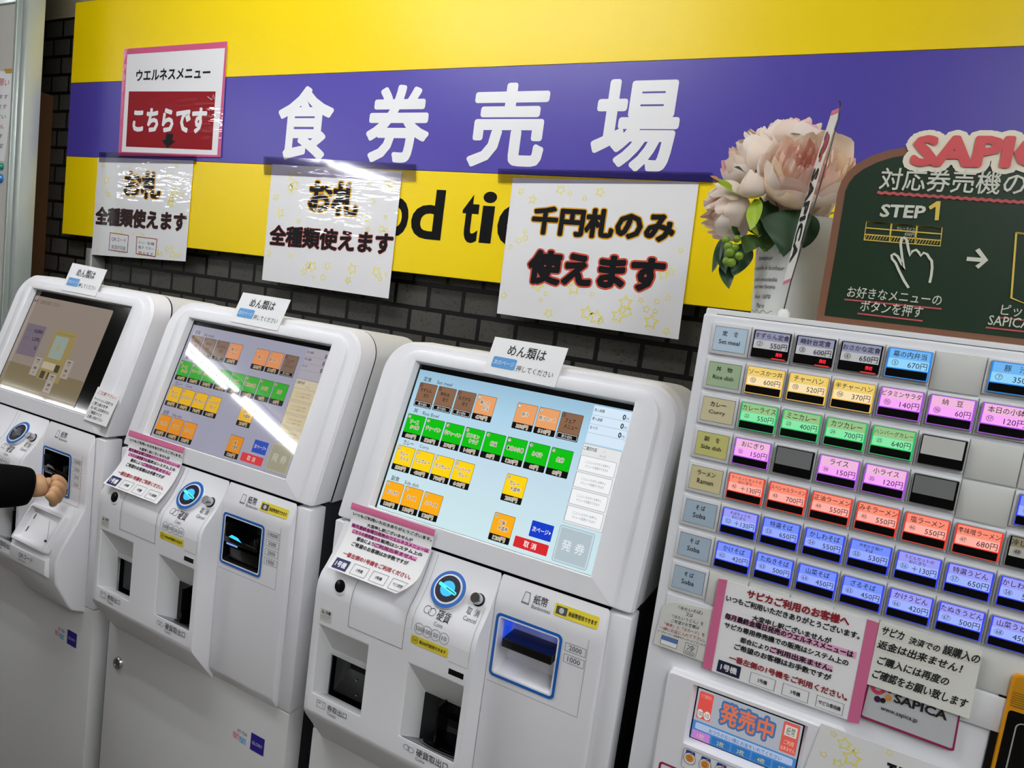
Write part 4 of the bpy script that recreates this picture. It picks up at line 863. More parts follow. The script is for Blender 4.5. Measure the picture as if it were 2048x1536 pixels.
# strip of meal pictures below
k = MB().fill(TP, rr(ax0 - .001, ax1 + .02, az0 - .040, az0 - .004, .003, 4), WHITE, .0135).ring(TP, rr(ax0, ax1 + .02, az0 - .030, az0 - .0055, .004), rr(ax0 + .0004, ax1 + .0196, az0 - .0296, az0 - .0059, .0036), INKG, .0138).build('picture_strip', vm)
for i in range(5):
    x, z = ax0 + .0085 + .0175 * i, az0 - .0155
    MB().fill(TP, rr(x - .0052, x + .0052, z - .002, z + .0085, .0012, 3), mat((36, 78, 160), .4), .0140).fill(TP, circ(x, z - .0008, .0068, .0070, 24), mat((40, 60, 130), .4), .0142).fill(TP, circ(x, z - .0006, .0064, .0066, 24), PAPER, .0144).fill(TP, circ(x, z, .0048, .0046, 22), mat((232, 160, 62), .5), .0146).ring(TP, circ(x, z, .0026, .0026, 16), circ(x, z, .0018, .0018, 16), mat((196, 104, 40), .5), .0148).line(TP, [(x + .001, z + .0050), (x + .002, z + .0085)], .0014, mat((196, 130, 100), .5), .0148).build('meal_picture', vm)
# wine red frame print low on the surround
k = MB(); xa, za = mp(1325, 1509); k.bridge([[TP(a, b, .0134) for a, b in rr(xa, xa + .15, za - .10, za, .004)], [TP(a, b, .0134) for a, b in rr(xa + .0025, xa + .1475, za - .0975, za - .0025, .002)]], mat((150, 36, 72), .4)); k.build('red_frame_print', vm)
# orange and black card reader at the far right
ox, oz = mp(2013, 1322)
rd = MB().slab(TP, rr(ox, ox + .12, 1.10, oz, .002, 3), -.002, .002, BLK).build('card_reader', vm)
OR_ = mat((226, 152, 22), .35, coat=.3)
MB().slab(TP, rr(ox + .0060, ox + .11, 1.10, oz - .0065, .007, 5), .001, .0065, OR_).build('reader_frame', rd, bevel=.001)
k = MB().fill(TP, rr(ox + .0085, ox + .108, oz - .0390, oz - .0090, .004, 5), mat((200, 140, 24), .4), .0068)
for i in range(7): k.rect(TP, ox + .0085, ox + .108, oz - .0385 + .0022 * i, oz - .0378 + .0022 * i, mat((120, 88, 24), .4), .0070)
k.fill(TP, rr(ox + .0085, ox + .108, 1.10, oz - .0430, .003, 4), BLKG, .0068).frame(TP, ox + .016, ox + .10, 1.11, oz - .0520, .0012, mat((160, 160, 165), .3), .0072, r=.006); k.build('reader_window', rd)

# ---- papers on that machine
PS = TP.up(.0036); PT = TP.up(.0050)
S = lambda q, pl=PT: [pl.px(*p) for p in q]
def paper(name, q, label, cat, pl=PT, m=PAPER, th=.0006):
    cs = S(q, pl); cx, cz = centre(cs); t = thing(name, pl(cx, cz), label, cat)
    MB().slab(pl, [cs[3], cs[2], cs[1], cs[0]], -th, 0.0, m).build('sheet', t); return t, quadmap(pl, cs[0], cs[1], cs[3], cs[2])
OFFW = mat((222, 222, 216), .5, name='off_white_card')
# cold noodles sticker
pl = TP.up(.0040); q = [(1327, 1199), (1437, 1222), (1409, 1325), (1307, 1287)]
cs = S(q, pl); cx, cz = centre(cs); t = thing('instruction_card', pl(cx, cz), 'small off white card about cold noodles left of the large pink taped notice', 'card'); f = quadmap(pl, cs[0], cs[1], cs[3], cs[2])
MB().slab(f, [(0, 0), (1, 0), (1, 1)] + [(.30 - .30 * math.sin(a), 1 - .22 * (1 - math.cos(a))) for a in (.2, .5, .8, 1.1, 1.4)], -.0005, 0, OFFW).build('sheet', t)
k = MB(); RB = mat((160, 60, 60), .6)
for s, x, y, w, m in (('「冷たいそば」', .30, .865, .44, INK), ('又は', .46, .765, .13, INK), ('「冷たいうどん」を', .23, .66, .58, INK), ('ご希望のお客様は', .23, .565, .52, INK), ('「食券」と「冷カード」を', .12, .46, .76, RB), ('一緒にお盆に入れて下さい。', .05, .36, .86, RB), ('※「冷カード」は厨房カウンターにございます。', .03, .29, .92, INK)): k.text(f, s, x, y, w, .075 if len(s) < 18 else .045, m, h=.0004, wt=.006)
k.rect(f, .12, .44, .06, .155, PAPER, .0003).rect(f, .12, .44, .155, .25, mat((90, 120, 180), .5), .0004).frame(f, .12, .44, .06, .25, .006, INKG, .0005).frame(f, .58, .82, .03, .26, .006, INKG, .0005).ctext(f, '冷', .70, .175, .14, .12, mat((40, 50, 90), .6), h=.0005).ctext(f, 'COLD', .70, .075, .19, .06, INKG, h=.0005)
k.build('lettering', t)
# pink taped notice
t, f = paper('notice_sheet', [(1452, 1161), (1742, 1240), (1706, 1444), (1413, 1338)], 'large apology notice held by pink tape down both sides on the button machine', 'notice')
for q in ([(1437, 1157), (1455, 1160), (1423, 1342), (1405, 1335)], [(1735, 1238), (1758, 1246), (1718, 1447), (1694, 1443)]):
    cs = S(q); MB().slab(PT, [cs[3], cs[2], cs[1], cs[0]], .0001, .0006, PINK).build('tape_strip', t)
k = MB(); HL = mat((244, 176, 214), .6)
for x, y, w, h_ in ((.05, .598, .90, .066), (.40, .402, .42, .062)): k.rect(f, x, x + w, y, y + h_, HL, .0003)
for s, x, y, w, hh, m, wt in (('サピカご利用のお客様へ', .17, .885, .70, .088, RED, .04), ('いつもご利用いただきありがとうございます。', .03, .79, .92, .066, INK, .034), ('大変申し訳ございませんが', .24, .668, .54, .060, INK, .034), ('毎月最終金曜日発売のウエルネスメニューは', .05, .602, .88, .062, INK, .038), ('サピカ専用券売機での販売はシステム上の', .06, .508, .85, .060, INK, .034), ('都合により', .19, .405, .20, .058, INK, .034), ('ご利用出来ません。', .40, .405, .42, .060, INK, .036), ('ご希望のお客様はお手数ですが', .16, .315, .66, .062, INK, .034), ('一番左側の1号機をご利用ください。', .14, .178, .80, .066, RED, .034)):
    k.text(f, s, x, y, w, hh, m, h=.0006, wt=wt)
k.rect(f, .07, .235, .02, .150, mat((24, 26, 60), .6), .0004).text(f, '1号機', .095, .052, .115, .07, PAPER, h=.0007, wt=.03)
for i, s in enumerate(('2号機', '3号機', 'サピカ専用機')): k.frame(f, .305 + .225 * i, .48 + .225 * i, .02, .14, .003, INKG, .0005).ctext(f, s, .3925 + .225 * i, .08, .065 if i < 2 else .14, .042, INK, h=.0006, wt=.02)
k.build('lettering', t)
# card sticker with its logo, below the handwritten note
t, f = paper('logo_sticker', [(1744, 1338), (1926, 1400), (1908, 1502), (1720, 1432)], 'silver grey sticker with a wine red rounded frame and ring logo under the handwritten note', 'sticker', PS, mat((196, 198, 200), .35))
k = MB(); WR = mat((150, 40, 86), .4)
k.ring(f, rr(-.005, 1.0, -.02, 1.3, .05), rr(.015, .98, .03, 1.25, .03), WR, .0003)
for u, v, r, r2, c in ((.115, .70, .085, .045, (206, 60, 86)), (.235, .80, .030, .012, (214, 70, 50)), (.245, .56, .036, .012, (226, 140, 40)), (.135, .46, .036, 0, (60, 30, 70)), (.195, .47, .030, 0, (26, 22, 26)), (.245, .70, .026, 0, (30, 20, 24))):
    o = circ(u, v, r, r * 1.75, 24)
    if r2: k.ring(f, o, circ(u, v, r2, r2 * 1.75, 24), mat(c, .4), .0004 + u * 1e-3)
    else: k.fill(f, o, mat(c, .4), .0005 + u * 1e-3)
k.text(f, 'SAPICA', .31, .52, .56, .165, INK, h=.0006, dil=.03).text(f, 'www.sapica.jp', .19, .25, .40, .11, INK, h=.0006, wt=.01); k.build('logo_print', t)
# handwritten note
pl2 = TP.up(.0058)
t, f = paper('handwritten_note', [(1760, 1243), (1966, 1302), (1938, 1438), (1734, 1368)], 'white handwritten note with red wavy underlines beside the pink taped notice', 'note', pl2, mat((230, 230, 222), .6))
k = MB(); BR = mat((24, 24, 26), .55); RW = mat((190, 40, 56), .6)
for s, x, y, w, hh in (('サピカ', .03, .82, .22, .13), ('決済での', .31, .80, .30, .11), ('誤購入の', .64, .80, .34, .14), ('返金は出来ません！', .02, .60, .82, .13), ('ご購入には再度の', .05, .36, .70, .13), ('ご確認をお願い致します', .03, .13, .92, .14)): k.text(f, s, x, y, w, hh, BR, h=.0004, wt=.024, shear=.12)
for x0, x1, y in ((.01, .25, .79), (.64, .98, .78), (0, .84, .555)): k.line(f, [(x0 + (x1 - x0) * i / 24, y + .012 * (i % 2)) for i in range(25)], .0016, RW, .0006)
k.build('lettering', t)
# starry sheet at the foot
pl3 = TP.up(.0142)
cs = S([(1643, 1447), (1930, 1552), (1890, 1700), (1588, 1590)], pl3); cx, cz = centre(cs)
t = thing('laminated_sheet', pl3(cx, cz), 'starry white laminated sheet low on the button machine, cut off by the bottom edge', 'sign'); f = quadmap(pl3, cs[0], cs[1], cs[3], cs[2])
k = MB().slab(pl3, [cs[3], cs[2], cs[1], cs[0]], -.0005, 0, lam((240, 240, 240), .2)); SY_ = lam((246, 236, 130), .2)
for u, v, r in ((.10, .93, .004), (.19, .86, .008), (.28, .83, .004), (.26, .72, .0105), (.17, .60, .006), (.06, .64, .004), (.50, .95, .004)):
    x = cs[0][0] + (cs[1][0] - cs[0][0]) * u; z = cs[0][1] + (cs[3][1] - cs[0][1]) * (1 - v); kk = rnd.random() * 6
    k.ring(pl3, star(x, z, r, .55, kk), star(x, z, r * .68, .55, kk), SY_, .0003)
k.build('sheet', t)
k = MB(); a, b = pl3.px(1775, 1524)
k.rect(pl3, a, a + .0085, b - .003, b, LK, .0004).rect(pl3, a + .0025, a + .006, b - .02, b - .003, LK, .0004).rect(pl3, a + .0105, a + .021, b - .003, b, LK, .0004).rect(pl3, a + .0115, a + .015, b - .02, b - .003, LK, .0004)
k.build('black_strokes', t)

# ================================================================== white tin bucket with artificial peonies on the button machine
TOPZ = TZ + .007
BY = .955; bpl = YP(BY)
bx = bpl.px(1590, 560)[0]; rimz = bpl.px(1622, 447)[1]; BH = rimz - TOPZ; RB_, RT_ = .0465, .0575
TIN = mat((226, 228, 224), .28, coat=.3, name='white_enamel_tin')
bk = thing('bucket', (bx, BY, TOPZ), 'white printed tin bucket holding the peonies on top of the button machine', 'bucket')
o_ = Vector((bx, BY, TOPZ))
MB().lathe(o_, (0, 0, 1), [(RB_, 0), (RB_, .001), (RT_, BH - .002), (RT_ + .0015, BH), (RT_ - .0005, BH), (RT_ - .001, BH - .004), (RB_ - .002, .004), (.0001, .004)], TIN, n=56, cap1=False).build('body', bk, smooth=40)
vd = Vector((-bx, -BY, 0)).normalized(); a0_ = math.atan2(vd.y, vd.x); pa = a0_ - math.radians(49)
def bm_(a, b, h=0.0):                        # on the bucket's side: a along the girth from the middle of the print, b height
    r = RB_ + (RT_ - RB_) * b / BH; t_ = pa + a / r
    return Vector((bx + (r + .0002 + h) * math.cos(t_), BY + (r + .0002 + h) * math.sin(t_), TOPZ + b))
k = MB()
for s, z, w, hh in (('bonjour', .074, .026, .0075), ("je m'appelle le bonheur", .062, .058, .0072), ('jardin ensoleillé', .0475, .044, .0062), ('pour mes favoris', .0385, .040, .0070), ('Since  1870', .0265, .030, .0052), ('Paris', .0150, .014, .0058)): k.ctext(bm_, s, 0, z, w, hh, INKG, shear=.2, h=.0002)
arc = [(.022 * math.cos(a), .080 + .020 * math.sin(a)) for a in [PI * i / 20 for i in range(21)]]
k.line(bm_, arc, .0008, INK, .0002)
for i in range(9):
    a = PI * (i + .5) / 9; cx, cz = .0265 * math.cos(a), .080 + .0245 * math.sin(a)
    k.line(bm_, [(cx + .0030 * (1 - j / 14) * math.cos(a + j * .55), cz + .0030 * (1 - j / 14) * math.sin(a + j * .55)) for j in range(11)], .0006, INK, .0002)
k.fill(bm_, [(-.004, .083), (.004, .083), (.0052, .0895), (.0022, .087), (0, .0915), (-.0022, .087), (-.0052, .0895)], INK, .0002)
k.line(bm_, [(-.020 + .002 * i, .0075 + .0018 * math.sin(i * 1.05)) for i in range(21)], .0005, INK, .0002)
k.build('lettering', bk)
for sg in (1, -1):
    ea = pa + sg * PI / 2; ed = Vector((math.cos(ea), math.sin(ea), 0)); ec = o_ + ed * (RT_ - .001) + Vector((0, 0, BH - .020))
    MB().lathe(ec, ed, [(.0065, -.001), (.0065, .0015), (.0035, .003), (.003, .0045), (.0001, .0045)], mat((176, 178, 174), .3, metal=.3), n=20).build('handle_ear', bk, smooth=40)
e1 = o_ + Vector((math.cos(pa + PI / 2), math.sin(pa + PI / 2), 0)) * (RT_ + .003) + Vector((0, 0, BH - .020)); e0 = o_ - Vector((math.cos(pa + PI / 2), math.sin(pa + PI / 2), 0)) * (RT_ + .003) + Vector((0, 0, BH - .020))
back_ = Vector((math.cos(pa + PI), math.sin(pa + PI), 0))
MB().tube([e1 * (1 - t_) + e0 * t_ + back_ * (.060 * math.sin(PI * t_)) + Vector((0, 0, .048 * math.sin(PI * t_))) for t_ in [i / 20 for i in range(21)]], .0013, mat((190, 192, 188), .3, metal=.6), n=6).build('handle', bk, smooth=60)

# ---- bouquet
def petal(c):
    m = mat(c, .65, name='petal'); nt = m.node_tree; b = nt.nodes['Principled BSDF']; o = nt.nodes['Material Output']
    t_ = nt.nodes.new('ShaderNodeBsdfTranslucent'); t_.inputs[0].default_value = b.inputs['Base Color'].default_value
    mx = nt.nodes.new('ShaderNodeMixShader'); mx.inputs[0].default_value = .32
    nt.links.new(b.outputs[0], mx.inputs[1]); nt.links.new(t_.outputs[0], mx.inputs[2]); nt.links.new(mx.outputs[0], o.inputs[0]); return m
PET = [petal(c) for c in ((253, 238, 224), (252, 224, 208), (248, 204, 190), (253, 244, 236), (248, 196, 208), (253, 232, 200))]
DG, MG, LG, OG = (mat(c, .5, name='leaf') for c in ((34, 66, 34), (62, 92, 36), (150, 178, 30), (190, 140, 70)))
bq = thing('bouquet', (bx, BY, TOPZ + .01), 'bouquet of pale pink artificial peonies with green leaves in the tin bucket', 'flowers')
def at(x, y, Y): return Vector(YP(Y)(*YP(Y).px(x, y)))
def blossom(c, r, ax, layers, seed, flat=1.0):
    rd_ = random.Random(seed); ax = Vector(ax).normalized(); u0 = ax.orthogonal().normalized(); w0 = ax.cross(u0); mb = MB()
    for n, p1, p2, spread, ms in layers:
        off = rd_.random() * 6
        for i in range(n):
            phi = off + 2 * PI * i / n + rd_.uniform(-.15, .15); k1 = p1 * rd_.uniform(.92, 1.08); k2, k3 = p2[0] * rd_.uniform(.88, 1.12), p2[1] + rd_.uniform(-.12, .12)
            sp_ = spread * rd_.uniform(.85, 1.15); ph = rd_.random() * 6; m = PET[rd_.choice(ms)]
            def f(u, v, phi=phi, k1=k1, k2=k2, k3=k3, sp_=sp_, ph=ph):
                s = 2 * u - 1; v2 = v * (1 - .05 * s * s - .12 * s ** 4)
                rad = 2 * v2 * (1 - v2) * k1 + v2 * v2 * k2; axl = (1 - v2) ** 2 * -.62 + 2 * v2 * (1 - v2) * -.52 + v2 * v2 * k3
                ruf = .035 * v2 ** 3 * math.sin(5 * s + ph) + .012 * v2 ** 4 * math.sin(13 * s + ph * 2)
                wd = sp_ * (math.sin(PI * min(v2 * .62 + .08, 1)) ** .7); an = phi + s * wd
                rad = rad + ruf - .06 * s * s * v2
                return c + (u0 * math.cos(an) + w0 * math.sin(an)) * (rad * r) + ax * ((axl * flat + ruf * .6) * r)
            mb.grid(f, 10, 9, m)
    return mb
OPEN = [(7, 1.25, (.95, .05), .62, (0, 3, 5)), (7, 1.15, (.95, .25), .58, (0, 3, 1)), (6, 1.00, (.74, .42), .55, (0, 1, 5)), (7, .82, (.52, .46), .48, (1, 0)), (8, .62, (.36, .42), .36, (1, 2)), (9, .42, (.24, .34), .28, (2, 1)), (7, .24, (.12, .26), .24, (2, 4))]
CUP = [(6, 1.30, (.80, .30), .66, (0, 3)), (6, 1.22, (.62, .50), .62, (3, 0, 4)), (6, 1.05, (.42, .62), .60, (0, 1)), (6, .85, (.26, .62), .55, (1, 3))]
BUD = [(5, 1.35, (.30, .75), .75, (3, 0)), (5, 1.22, (.16, .72), .72, (0, 1)), (4, 1.1, (.06, .68), .75, (1, 0))]
for x, y, Y, r, ax, ly, sd in ((1613, 338, .905, .054, (.15, -.75, .55), OPEN, 3), (1600, 385, .945, .050, (.25, -.5, .1), CUP[:2], 12), (1455, 425, .930, .044, (-.75, -.35, -.25), CUP, 5), (1502, 318, .985, .048, (-.45, -.25, .55), CUP, 8), (1562, 276, 1.00, .036, (-.1, .1, 1.0), CUP[:3], 14), (1506, 373, .895, .0235, (-.10, -.25, 1.0), BUD, 21), (1598, 285, .985, .040, (.3, .2, .8), CUP[:3], 17)):
    blossom(at(x, y, Y), r, ax, ly, sd).build('blossom', bq, smooth=80)
def leaf(pts, w, m, nrm, fold=.25, tip=.9, pw=.75, name='leaf'):
    P_ = [Vector(p) for p in pts]; nrm = Vector(nrm).normalized(); mb = MB()
    def c_(t_): return P_[0] * (1 - t_) ** 2 + P_[1] * (2 * t_ * (1 - t_)) + P_[2] * t_ ** 2
    def f(u, v):
        s = 2 * u - 1; p = c_(v); d = (c_(min(v + .02, 1)) - c_(max(v - .02, 0))).normalized(); sd = d.cross(nrm).normalized(); n2 = sd.cross(d)
        ww = w * math.sin(PI * min(max(v, .0) ** pw, 1)) ** tip
        return p + sd * (s * ww) + n2 * (abs(s) * ww * fold + .04 * w * math.sin(9 * v + 3 * s))
    mb.grid(f, 6, 14, m)
    return mb.build(name, bq, smooth=80)
FN = (.1, -1, .2)
leaf([at(1571, 420, .895), at(1576, 462, .885), at(1567, 514, .880)], .0275, DG, FN, .12, .95, .52)
leaf([at(1596, 430, .897), at(1622, 462, .893), at(1606, 497, .890)], .016, DG, FN)
leaf([at(1480, 392, .905), at(1458, 378, .885), at(1421, 352, .88)], .010, LG, (.2, -.6, .8)); leaf([at(1440, 362, .882), at(1430, 357, .879), at(1420, 351, .877)], .004, OG, (.2, -.6, .8))
leaf([at(1510, 398, .90), at(1515, 430, .88), at(1500, 462, .875)], .0105, LG, (-.3, -.9, .1))
leaf([at(1491, 347, .91), at(1480, 338, .90), at(1468, 334, .895)], .006, DG, (.2, -.6, .8))
leaf([at(1590, 272, .96), at(1598, 266, .95), at(1606, 268, .95)], .010, LG, (.2, -.6, .8)); leaf([at(1545, 297, .95), at(1550, 298, .945), at(1556, 297, .945)], .006, LG, FN)
for q, w, m in ((((1442, 478), (1436, 515), (1424, 546)), .0055, DG), (((1446, 480), (1443, 520), (1452, 548)), .0085, DG), (((1456, 520), (1452, 545), (1458, 578)), .0105, DG), (((1490, 485), (1480, 525), (1466, 552)), .0150, DG), (((1510, 470), (1500, 490), (1490, 505)), .013, MG), (((1525, 470), (1535, 490), (1528, 503)), .013, MG), (((1480, 470), (1470, 462), (1463, 452)), .005, MG), (((1530, 420), (1538, 450), (1520, 475)), .015, DG), (((1545, 400), (1530, 430), (1540, 460)), .012, DG), (((1515, 452), (1517, 462), (1521, 472)), .008, LG)):
    leaf([at(*q[0], .915), at(*q[1], .905), at(*q[2], .895)], w, m, FN)
for q in (((1560, 500), (1548, 440), (1520, 395)), ((1575, 500), (1560, 430), (1540, 398)), ((1582, 500), (1585, 430), (1600, 385)), ((1560, 500), (1510, 470), (1470, 478)), ((1555, 500), (1500, 480), (1460, 500)), ((1550, 490), (1490, 455), (1465, 440)), ((1585, 480), (1555, 400), (1512, 340)), ((1590, 480), (1580, 380), (1566, 300))):
    A_, B_, C_ = at(*q[0], .945), at(*q[1], .925), at(*q[2], .925); MB().tube([A_ * (1 - t_) ** 2 + B_ * 2 * t_ * (1 - t_) + C_ * t_ * t_ for t_ in [i / 8 for i in range(9)]], .0016, DG, n=6).build('stem', bq, smooth=60)
GB = mat((120, 150, 40), .4, name='green_berry')
for x, y, r in ((1457, 493, .0062), (1460, 505, .0066), (1452, 480, .0048), (1474, 478, .0048), (1453, 522, .0052), (1463, 525, .0060), (1478, 512, .0055), (1470, 495, .0050)):
    MB().lathe(at(x, y, .893), (-.2, -.3, -1), [(.0001, -r)] + [(r * math.cos(a), r * math.sin(a)) for a in [-1.2, -.8, -.4, 0, .4, .8, 1.2]] + [(.0001, r)], GB, n=14, cap0=False, cap1=False).build('berry', bq, smooth=80)

# ---- little banner on a wire stand
st = thing('mini_banner', at(1566, 634, .83), 'narrow white banner with vertical lettering on a thin wire stand before the bucket', 'banner')
base = at(1565, 640, .83); base.z = TOPZ; bz = at(1567, 618, .83)
MB().lathe(base, (0, 0, 1), [(.0062, 0), (.0068, .004), (.0068, bz.z - base.z - .004), (.004, bz.z - base.z), (.0001, bz.z - base.z)], mat((235, 236, 234), .4), n=20).build('base', st, smooth=40)
tp_ = [at(1567, 622, .83), at(1582, 562, .832), at(1640, 372, .834), at(1676, 240, .834), at(1681, 205, .834), at(1678, 202, .834)]
MB().tube(tp_, .0008, mat((90, 90, 92), .3, metal=.8), n=6).build('wire', st, smooth=60)
qm = [at(1664, 222, .885), at(1683, 214, .838), at(1566, 570, .880), at(1583, 563, .836)]
def fb(u, v, h=0.0):
    p = (qm[2] * (1 - u) + qm[3] * u) * (1 - v) + (qm[0] * (1 - u) + qm[1] * u) * v
    n = (qm[3] - qm[2]).cross(qm[0] - qm[2]).normalized(); return p + n * (h + .003 * math.sin(PI * v))
BC = mat((238, 236, 230), .5); k = MB().grid(lambda u, v: fb(u, v), 6, 24, BC).grid(lambda u, v: fb(u, v * .022, .0003), 4, 2, PINK).grid(lambda u, v: fb(u, .972 + v * .028, .0003), 4, 2, PINK)
k.build('banner_cloth', st, smooth=60)
k = MB()
k.text(lambda a, b, h: fb(b, -a, h), 'SAPICA', -.66, .20, .53, .60, INK, dil=.03, h=.0006)
for u, v, r, c in ((.60, .80, .26, (170, 40, 80)), (.40, .76, .16, (30, 26, 30)), (.35, .85, .12, (60, 30, 60)), (.55, .72, .10, (200, 70, 50))): k.fill(fb, circ(u, v, r, r * .22, 20), mat(c, .5), .0006 + v * 2e-4)
k.build('lettering', st)

# ---- chalkboard shaped sign standing on the machine
CY = .812; CP = YP(CY); C_ = lambda q: [CP.px(*p) for p in q]
WD = mat((126, 84, 62), .5, name='brown_frame_print'); CG = mat((30, 52, 34), .35, coat=.35, bump=(25, .15), name='chalkboard_green'); CH = mat((214, 216, 200), .6, name='chalk_white'); CYL = mat((226, 196, 84), .6, name='chalk_yellow'); CR = mat((190, 84, 84), .6, name='chalk_red')
ou = C_([(1632, 641), (1655, 505), (1675, 385), (1683, 362), (1695, 344), (1715, 327), (1745, 311), (1780, 300), (1830, 292), (1900, 286)])
inn = C_([(1649, 629), (1671, 505), (1691, 382), (1698, 366), (1709, 352), (1726, 339), (1754, 325), (1786, 315), (1834, 307), (1900, 302)])
XR = .44; zb0_ = TOPZ + .0005
cb = thing('chalkboard_sign', (.27, CY, TOPZ), 'green chalkboard style sign with a brown arched frame standing on the button machine', 'sign')
ou[0] = (ou[0][0], zb0_); zi = CP.px(1860, 656)[1]; inn[0] = (inn[0][0], zi)
O2 = [(XR, zb0_), (XR, ou[-1][1] - .02), (XR - .02, ou[-1][1])] + list(reversed(ou)); I2 = [(XR - .012, zi), (XR - .012, inn[-1][1] - .02), (XR - .03, inn[-1][1])] + list(reversed(inn))
MB().slab(CP, O2, -.004, 0, mat((222, 214, 196), .5)).build('board', cb)
CP1 = CP.up(.0004)
MB().bridge([[CP1(a, b) for a, b in O2], [CP1(a, b) for a, b in I2]], WD).build('frame', cb)
MB().fill(CP, I2, CG, .0006).build('chalk_face', cb)
CT = CP.up(.0010)
MB().ptext(CT, 'SAPICA', (1824, 329), (2186, 337), 54, mat((238, 228, 206), .5), dil=.20, h=.0004).ptext(CT, 'SAPICA', (1824, 329), (2186, 337), 54, mat((216, 84, 88), .5), dil=.055, h=.0016).build('title_lettering', cb)
k = MB().ptext(CT, '対応券売機の使い方', (1757, 379), (2215, 399), 44, CH, dil=.010)
wv = [(1755 + 8 * i, 384 + 1.1 * i * .5 + (3 if i % 2 else 0)) for i in range(48)]; k.line(CT, C_(wv), .0030, CR, .0004)
k.ptext(CT, 'STEP', (1760, 433), (1847, 437), 24, CH, dil=.03).fill(CT, C_([(1869, 441), (1877, 441), (1881, 403), (1873, 403), (1857, 414), (1860, 420), (1871, 414)]), CYL, .0005)
k.build('chalk_lettering', cb)
k = MB()
def box_(q, w=.0012, m=CYL): k.line(CT, C_(q + [q[0], q[1]]), w, m, .0004)
for i in range(3):
    x0 = 1733 + 51 * i; y0 = 444 + 4.2 * i; box_([(x0, y0), (x0 + 49, y0 + 4), (x0 + 45, y0 + 40), (x0 - 5, y0 + 36)]); k.line(CT, C_([(x0 - 2, y0 + 12), (x0 + 47, y0 + 16)]), .0012, CYL, .0004); k.line(CT, C_([(x0 - 4, y0 + 25), (x0 + 46, y0 + 29)]), .0012, CYL, .0004)
    for j in range(8): k.line(CT, C_([(x0 - 4 + 6 * j, y0 + 36), (x0 + 1 + 6 * j, y0 + 27)]), .0006, CYL, .0005)
k.ptext(CT, 'カレーライス', (1793, 460), (1829, 463), 7, CH, h=.0006).ptext(CT, '430円', (1808, 472), (1829, 474), 8, CH, h=.0006)
hand = [(1817, 576), (1808, 562), (1797, 540), (1791, 526), (1784, 518), (1783, 511), (1788, 508), (1795, 513), (1803, 528), (1808, 540), (1804, 515), (1801, 490), (1803, 477), (1808, 475), (1813, 480), (1817, 500), (1820, 512), (1824, 503), (1832, 500), (1838, 506), (1841, 512), (1847, 506), (1854, 509), (1858, 516), (1863, 522), (1864, 535), (1862, 552), (1859, 566)]
k.line(CT, C_(hand), .0024, CH, .0008); k.line(CT, C_([(1933, 518), (1970, 521)]), .0040, CH, .0006).line(CT, C_([(1954, 499), (1971, 521), (1953, 535)]), .0040, CH, .0007)
box_([(2032, 466), (2100, 474), (2080, 620), (2022, 596)], .0018); k.build('chalk_drawing', cb)
k = MB()
for s, bl, br, h_ in (('お好きなメニューの', (1693, 594), (1881, 612), 22), ('ボタンを押す', (1719, 622), (1843, 636), 23), ('ピッと', (2000, 630), (2066, 637), 22), ('SAPICAを', (1975, 650), (2080, 661), 23)):
    k.ptext(CT, s, bl, br, h_, CH, h=.0004, dil=.008); k.line(CT, C_([(bl[0] - 4, bl[1] + 5), (br[0] + 2, br[1] + 6)]), .0016, CR, .0003)
k.build('caption_lettering', cb)

# ================================================================== whiteboard with an aluminium post at the far left
WBY = 1.20; WP = YP(WBY); AL = mat((196, 206, 200), .3, metal=.35, name='aluminium'); ALD = mat((120, 132, 132), .35, metal=.4, name='aluminium_groove')
xo = (WP.px(72, 0)[0] + WP.px(46, 300)[0]) / 2; xi = (WP.px(44, 0)[0] + WP.px(18, 300)[0]) / 2; zr = WP.px(20, 8)[1]
wb = thing('whiteboard', (xi - .6, WBY, 0), 'whiteboard in an aluminium frame at the far left, with papers and magnets on it', 'whiteboard')
MB().box(xi - 1.6, xi + .003, WBY, WBY + .015, .30, zr, mat((214, 212, 204), .18, coat=.4, name='whiteboard_face')).build('panel', wb)
MB().box(xi - 1.6, xi, WBY - .006, WBY + .02, zr, zr + .030, AL).build('top_rail', wb, bevel=.002)
xm = xi + (xo - xi) * .50; xg = xi + (xo - xi) * .58
MB().box(xi, xm, WBY - .010, WBY + .03, 0, 2.9, AL).box(xi + .012, xi + .015, WBY - .012, WBY, 0, 2.9, AL).build('inner_post', wb, bevel=.0015)
MB().box(xm, xg, WBY - .002, WBY + .03, 0, 2.9, ALD).build('groove', wb)
MB().box(xg, xo, WBY - .012, WBY + .035, 0, 2.9, AL).build('outer_post', wb, bevel=.0015)
MB().box(xi - 1.6, xi, WBY + .002, WBY + .02, zr + .03, 2.9, mat((58, 46, 36), .5, name='dark_wood')).build('upper_panel', wb)
wpx = YP(1.31); x0_, _ = wpx.px(25, 560); x1_, z1__ = wpx.px(37, 560)
tag(MB().box(x0_ - .03, x1_, 1.29, WY, 0, 2.05, mat((112, 78, 48), .5, bump=(30, .2), name='wood')).build('wooden_post', bevel=.002), 'brown wooden post on the brick wall behind the whiteboard', 'post')
W2 = WP.up(.0006); cs = [W2.px(*p) for p in ((-110, 130), (31, 145), (8, 322), (-130, 330))]
t = thing('pinned_sheet', W2(*centre(cs)), 'white notice sheet with red heading held by magnets on the whiteboard', 'notice'); f = quadmap(W2, cs[0], cs[1], cs[3], cs[2])
MB().slab(W2, [cs[3], cs[2], cs[1], cs[0]], -.0005, 0, PAPER).build('sheet', t)
k = MB().text(f, 'お願い', .72, .84, .22, .08, mat((190, 60, 60), .6), h=.0004)
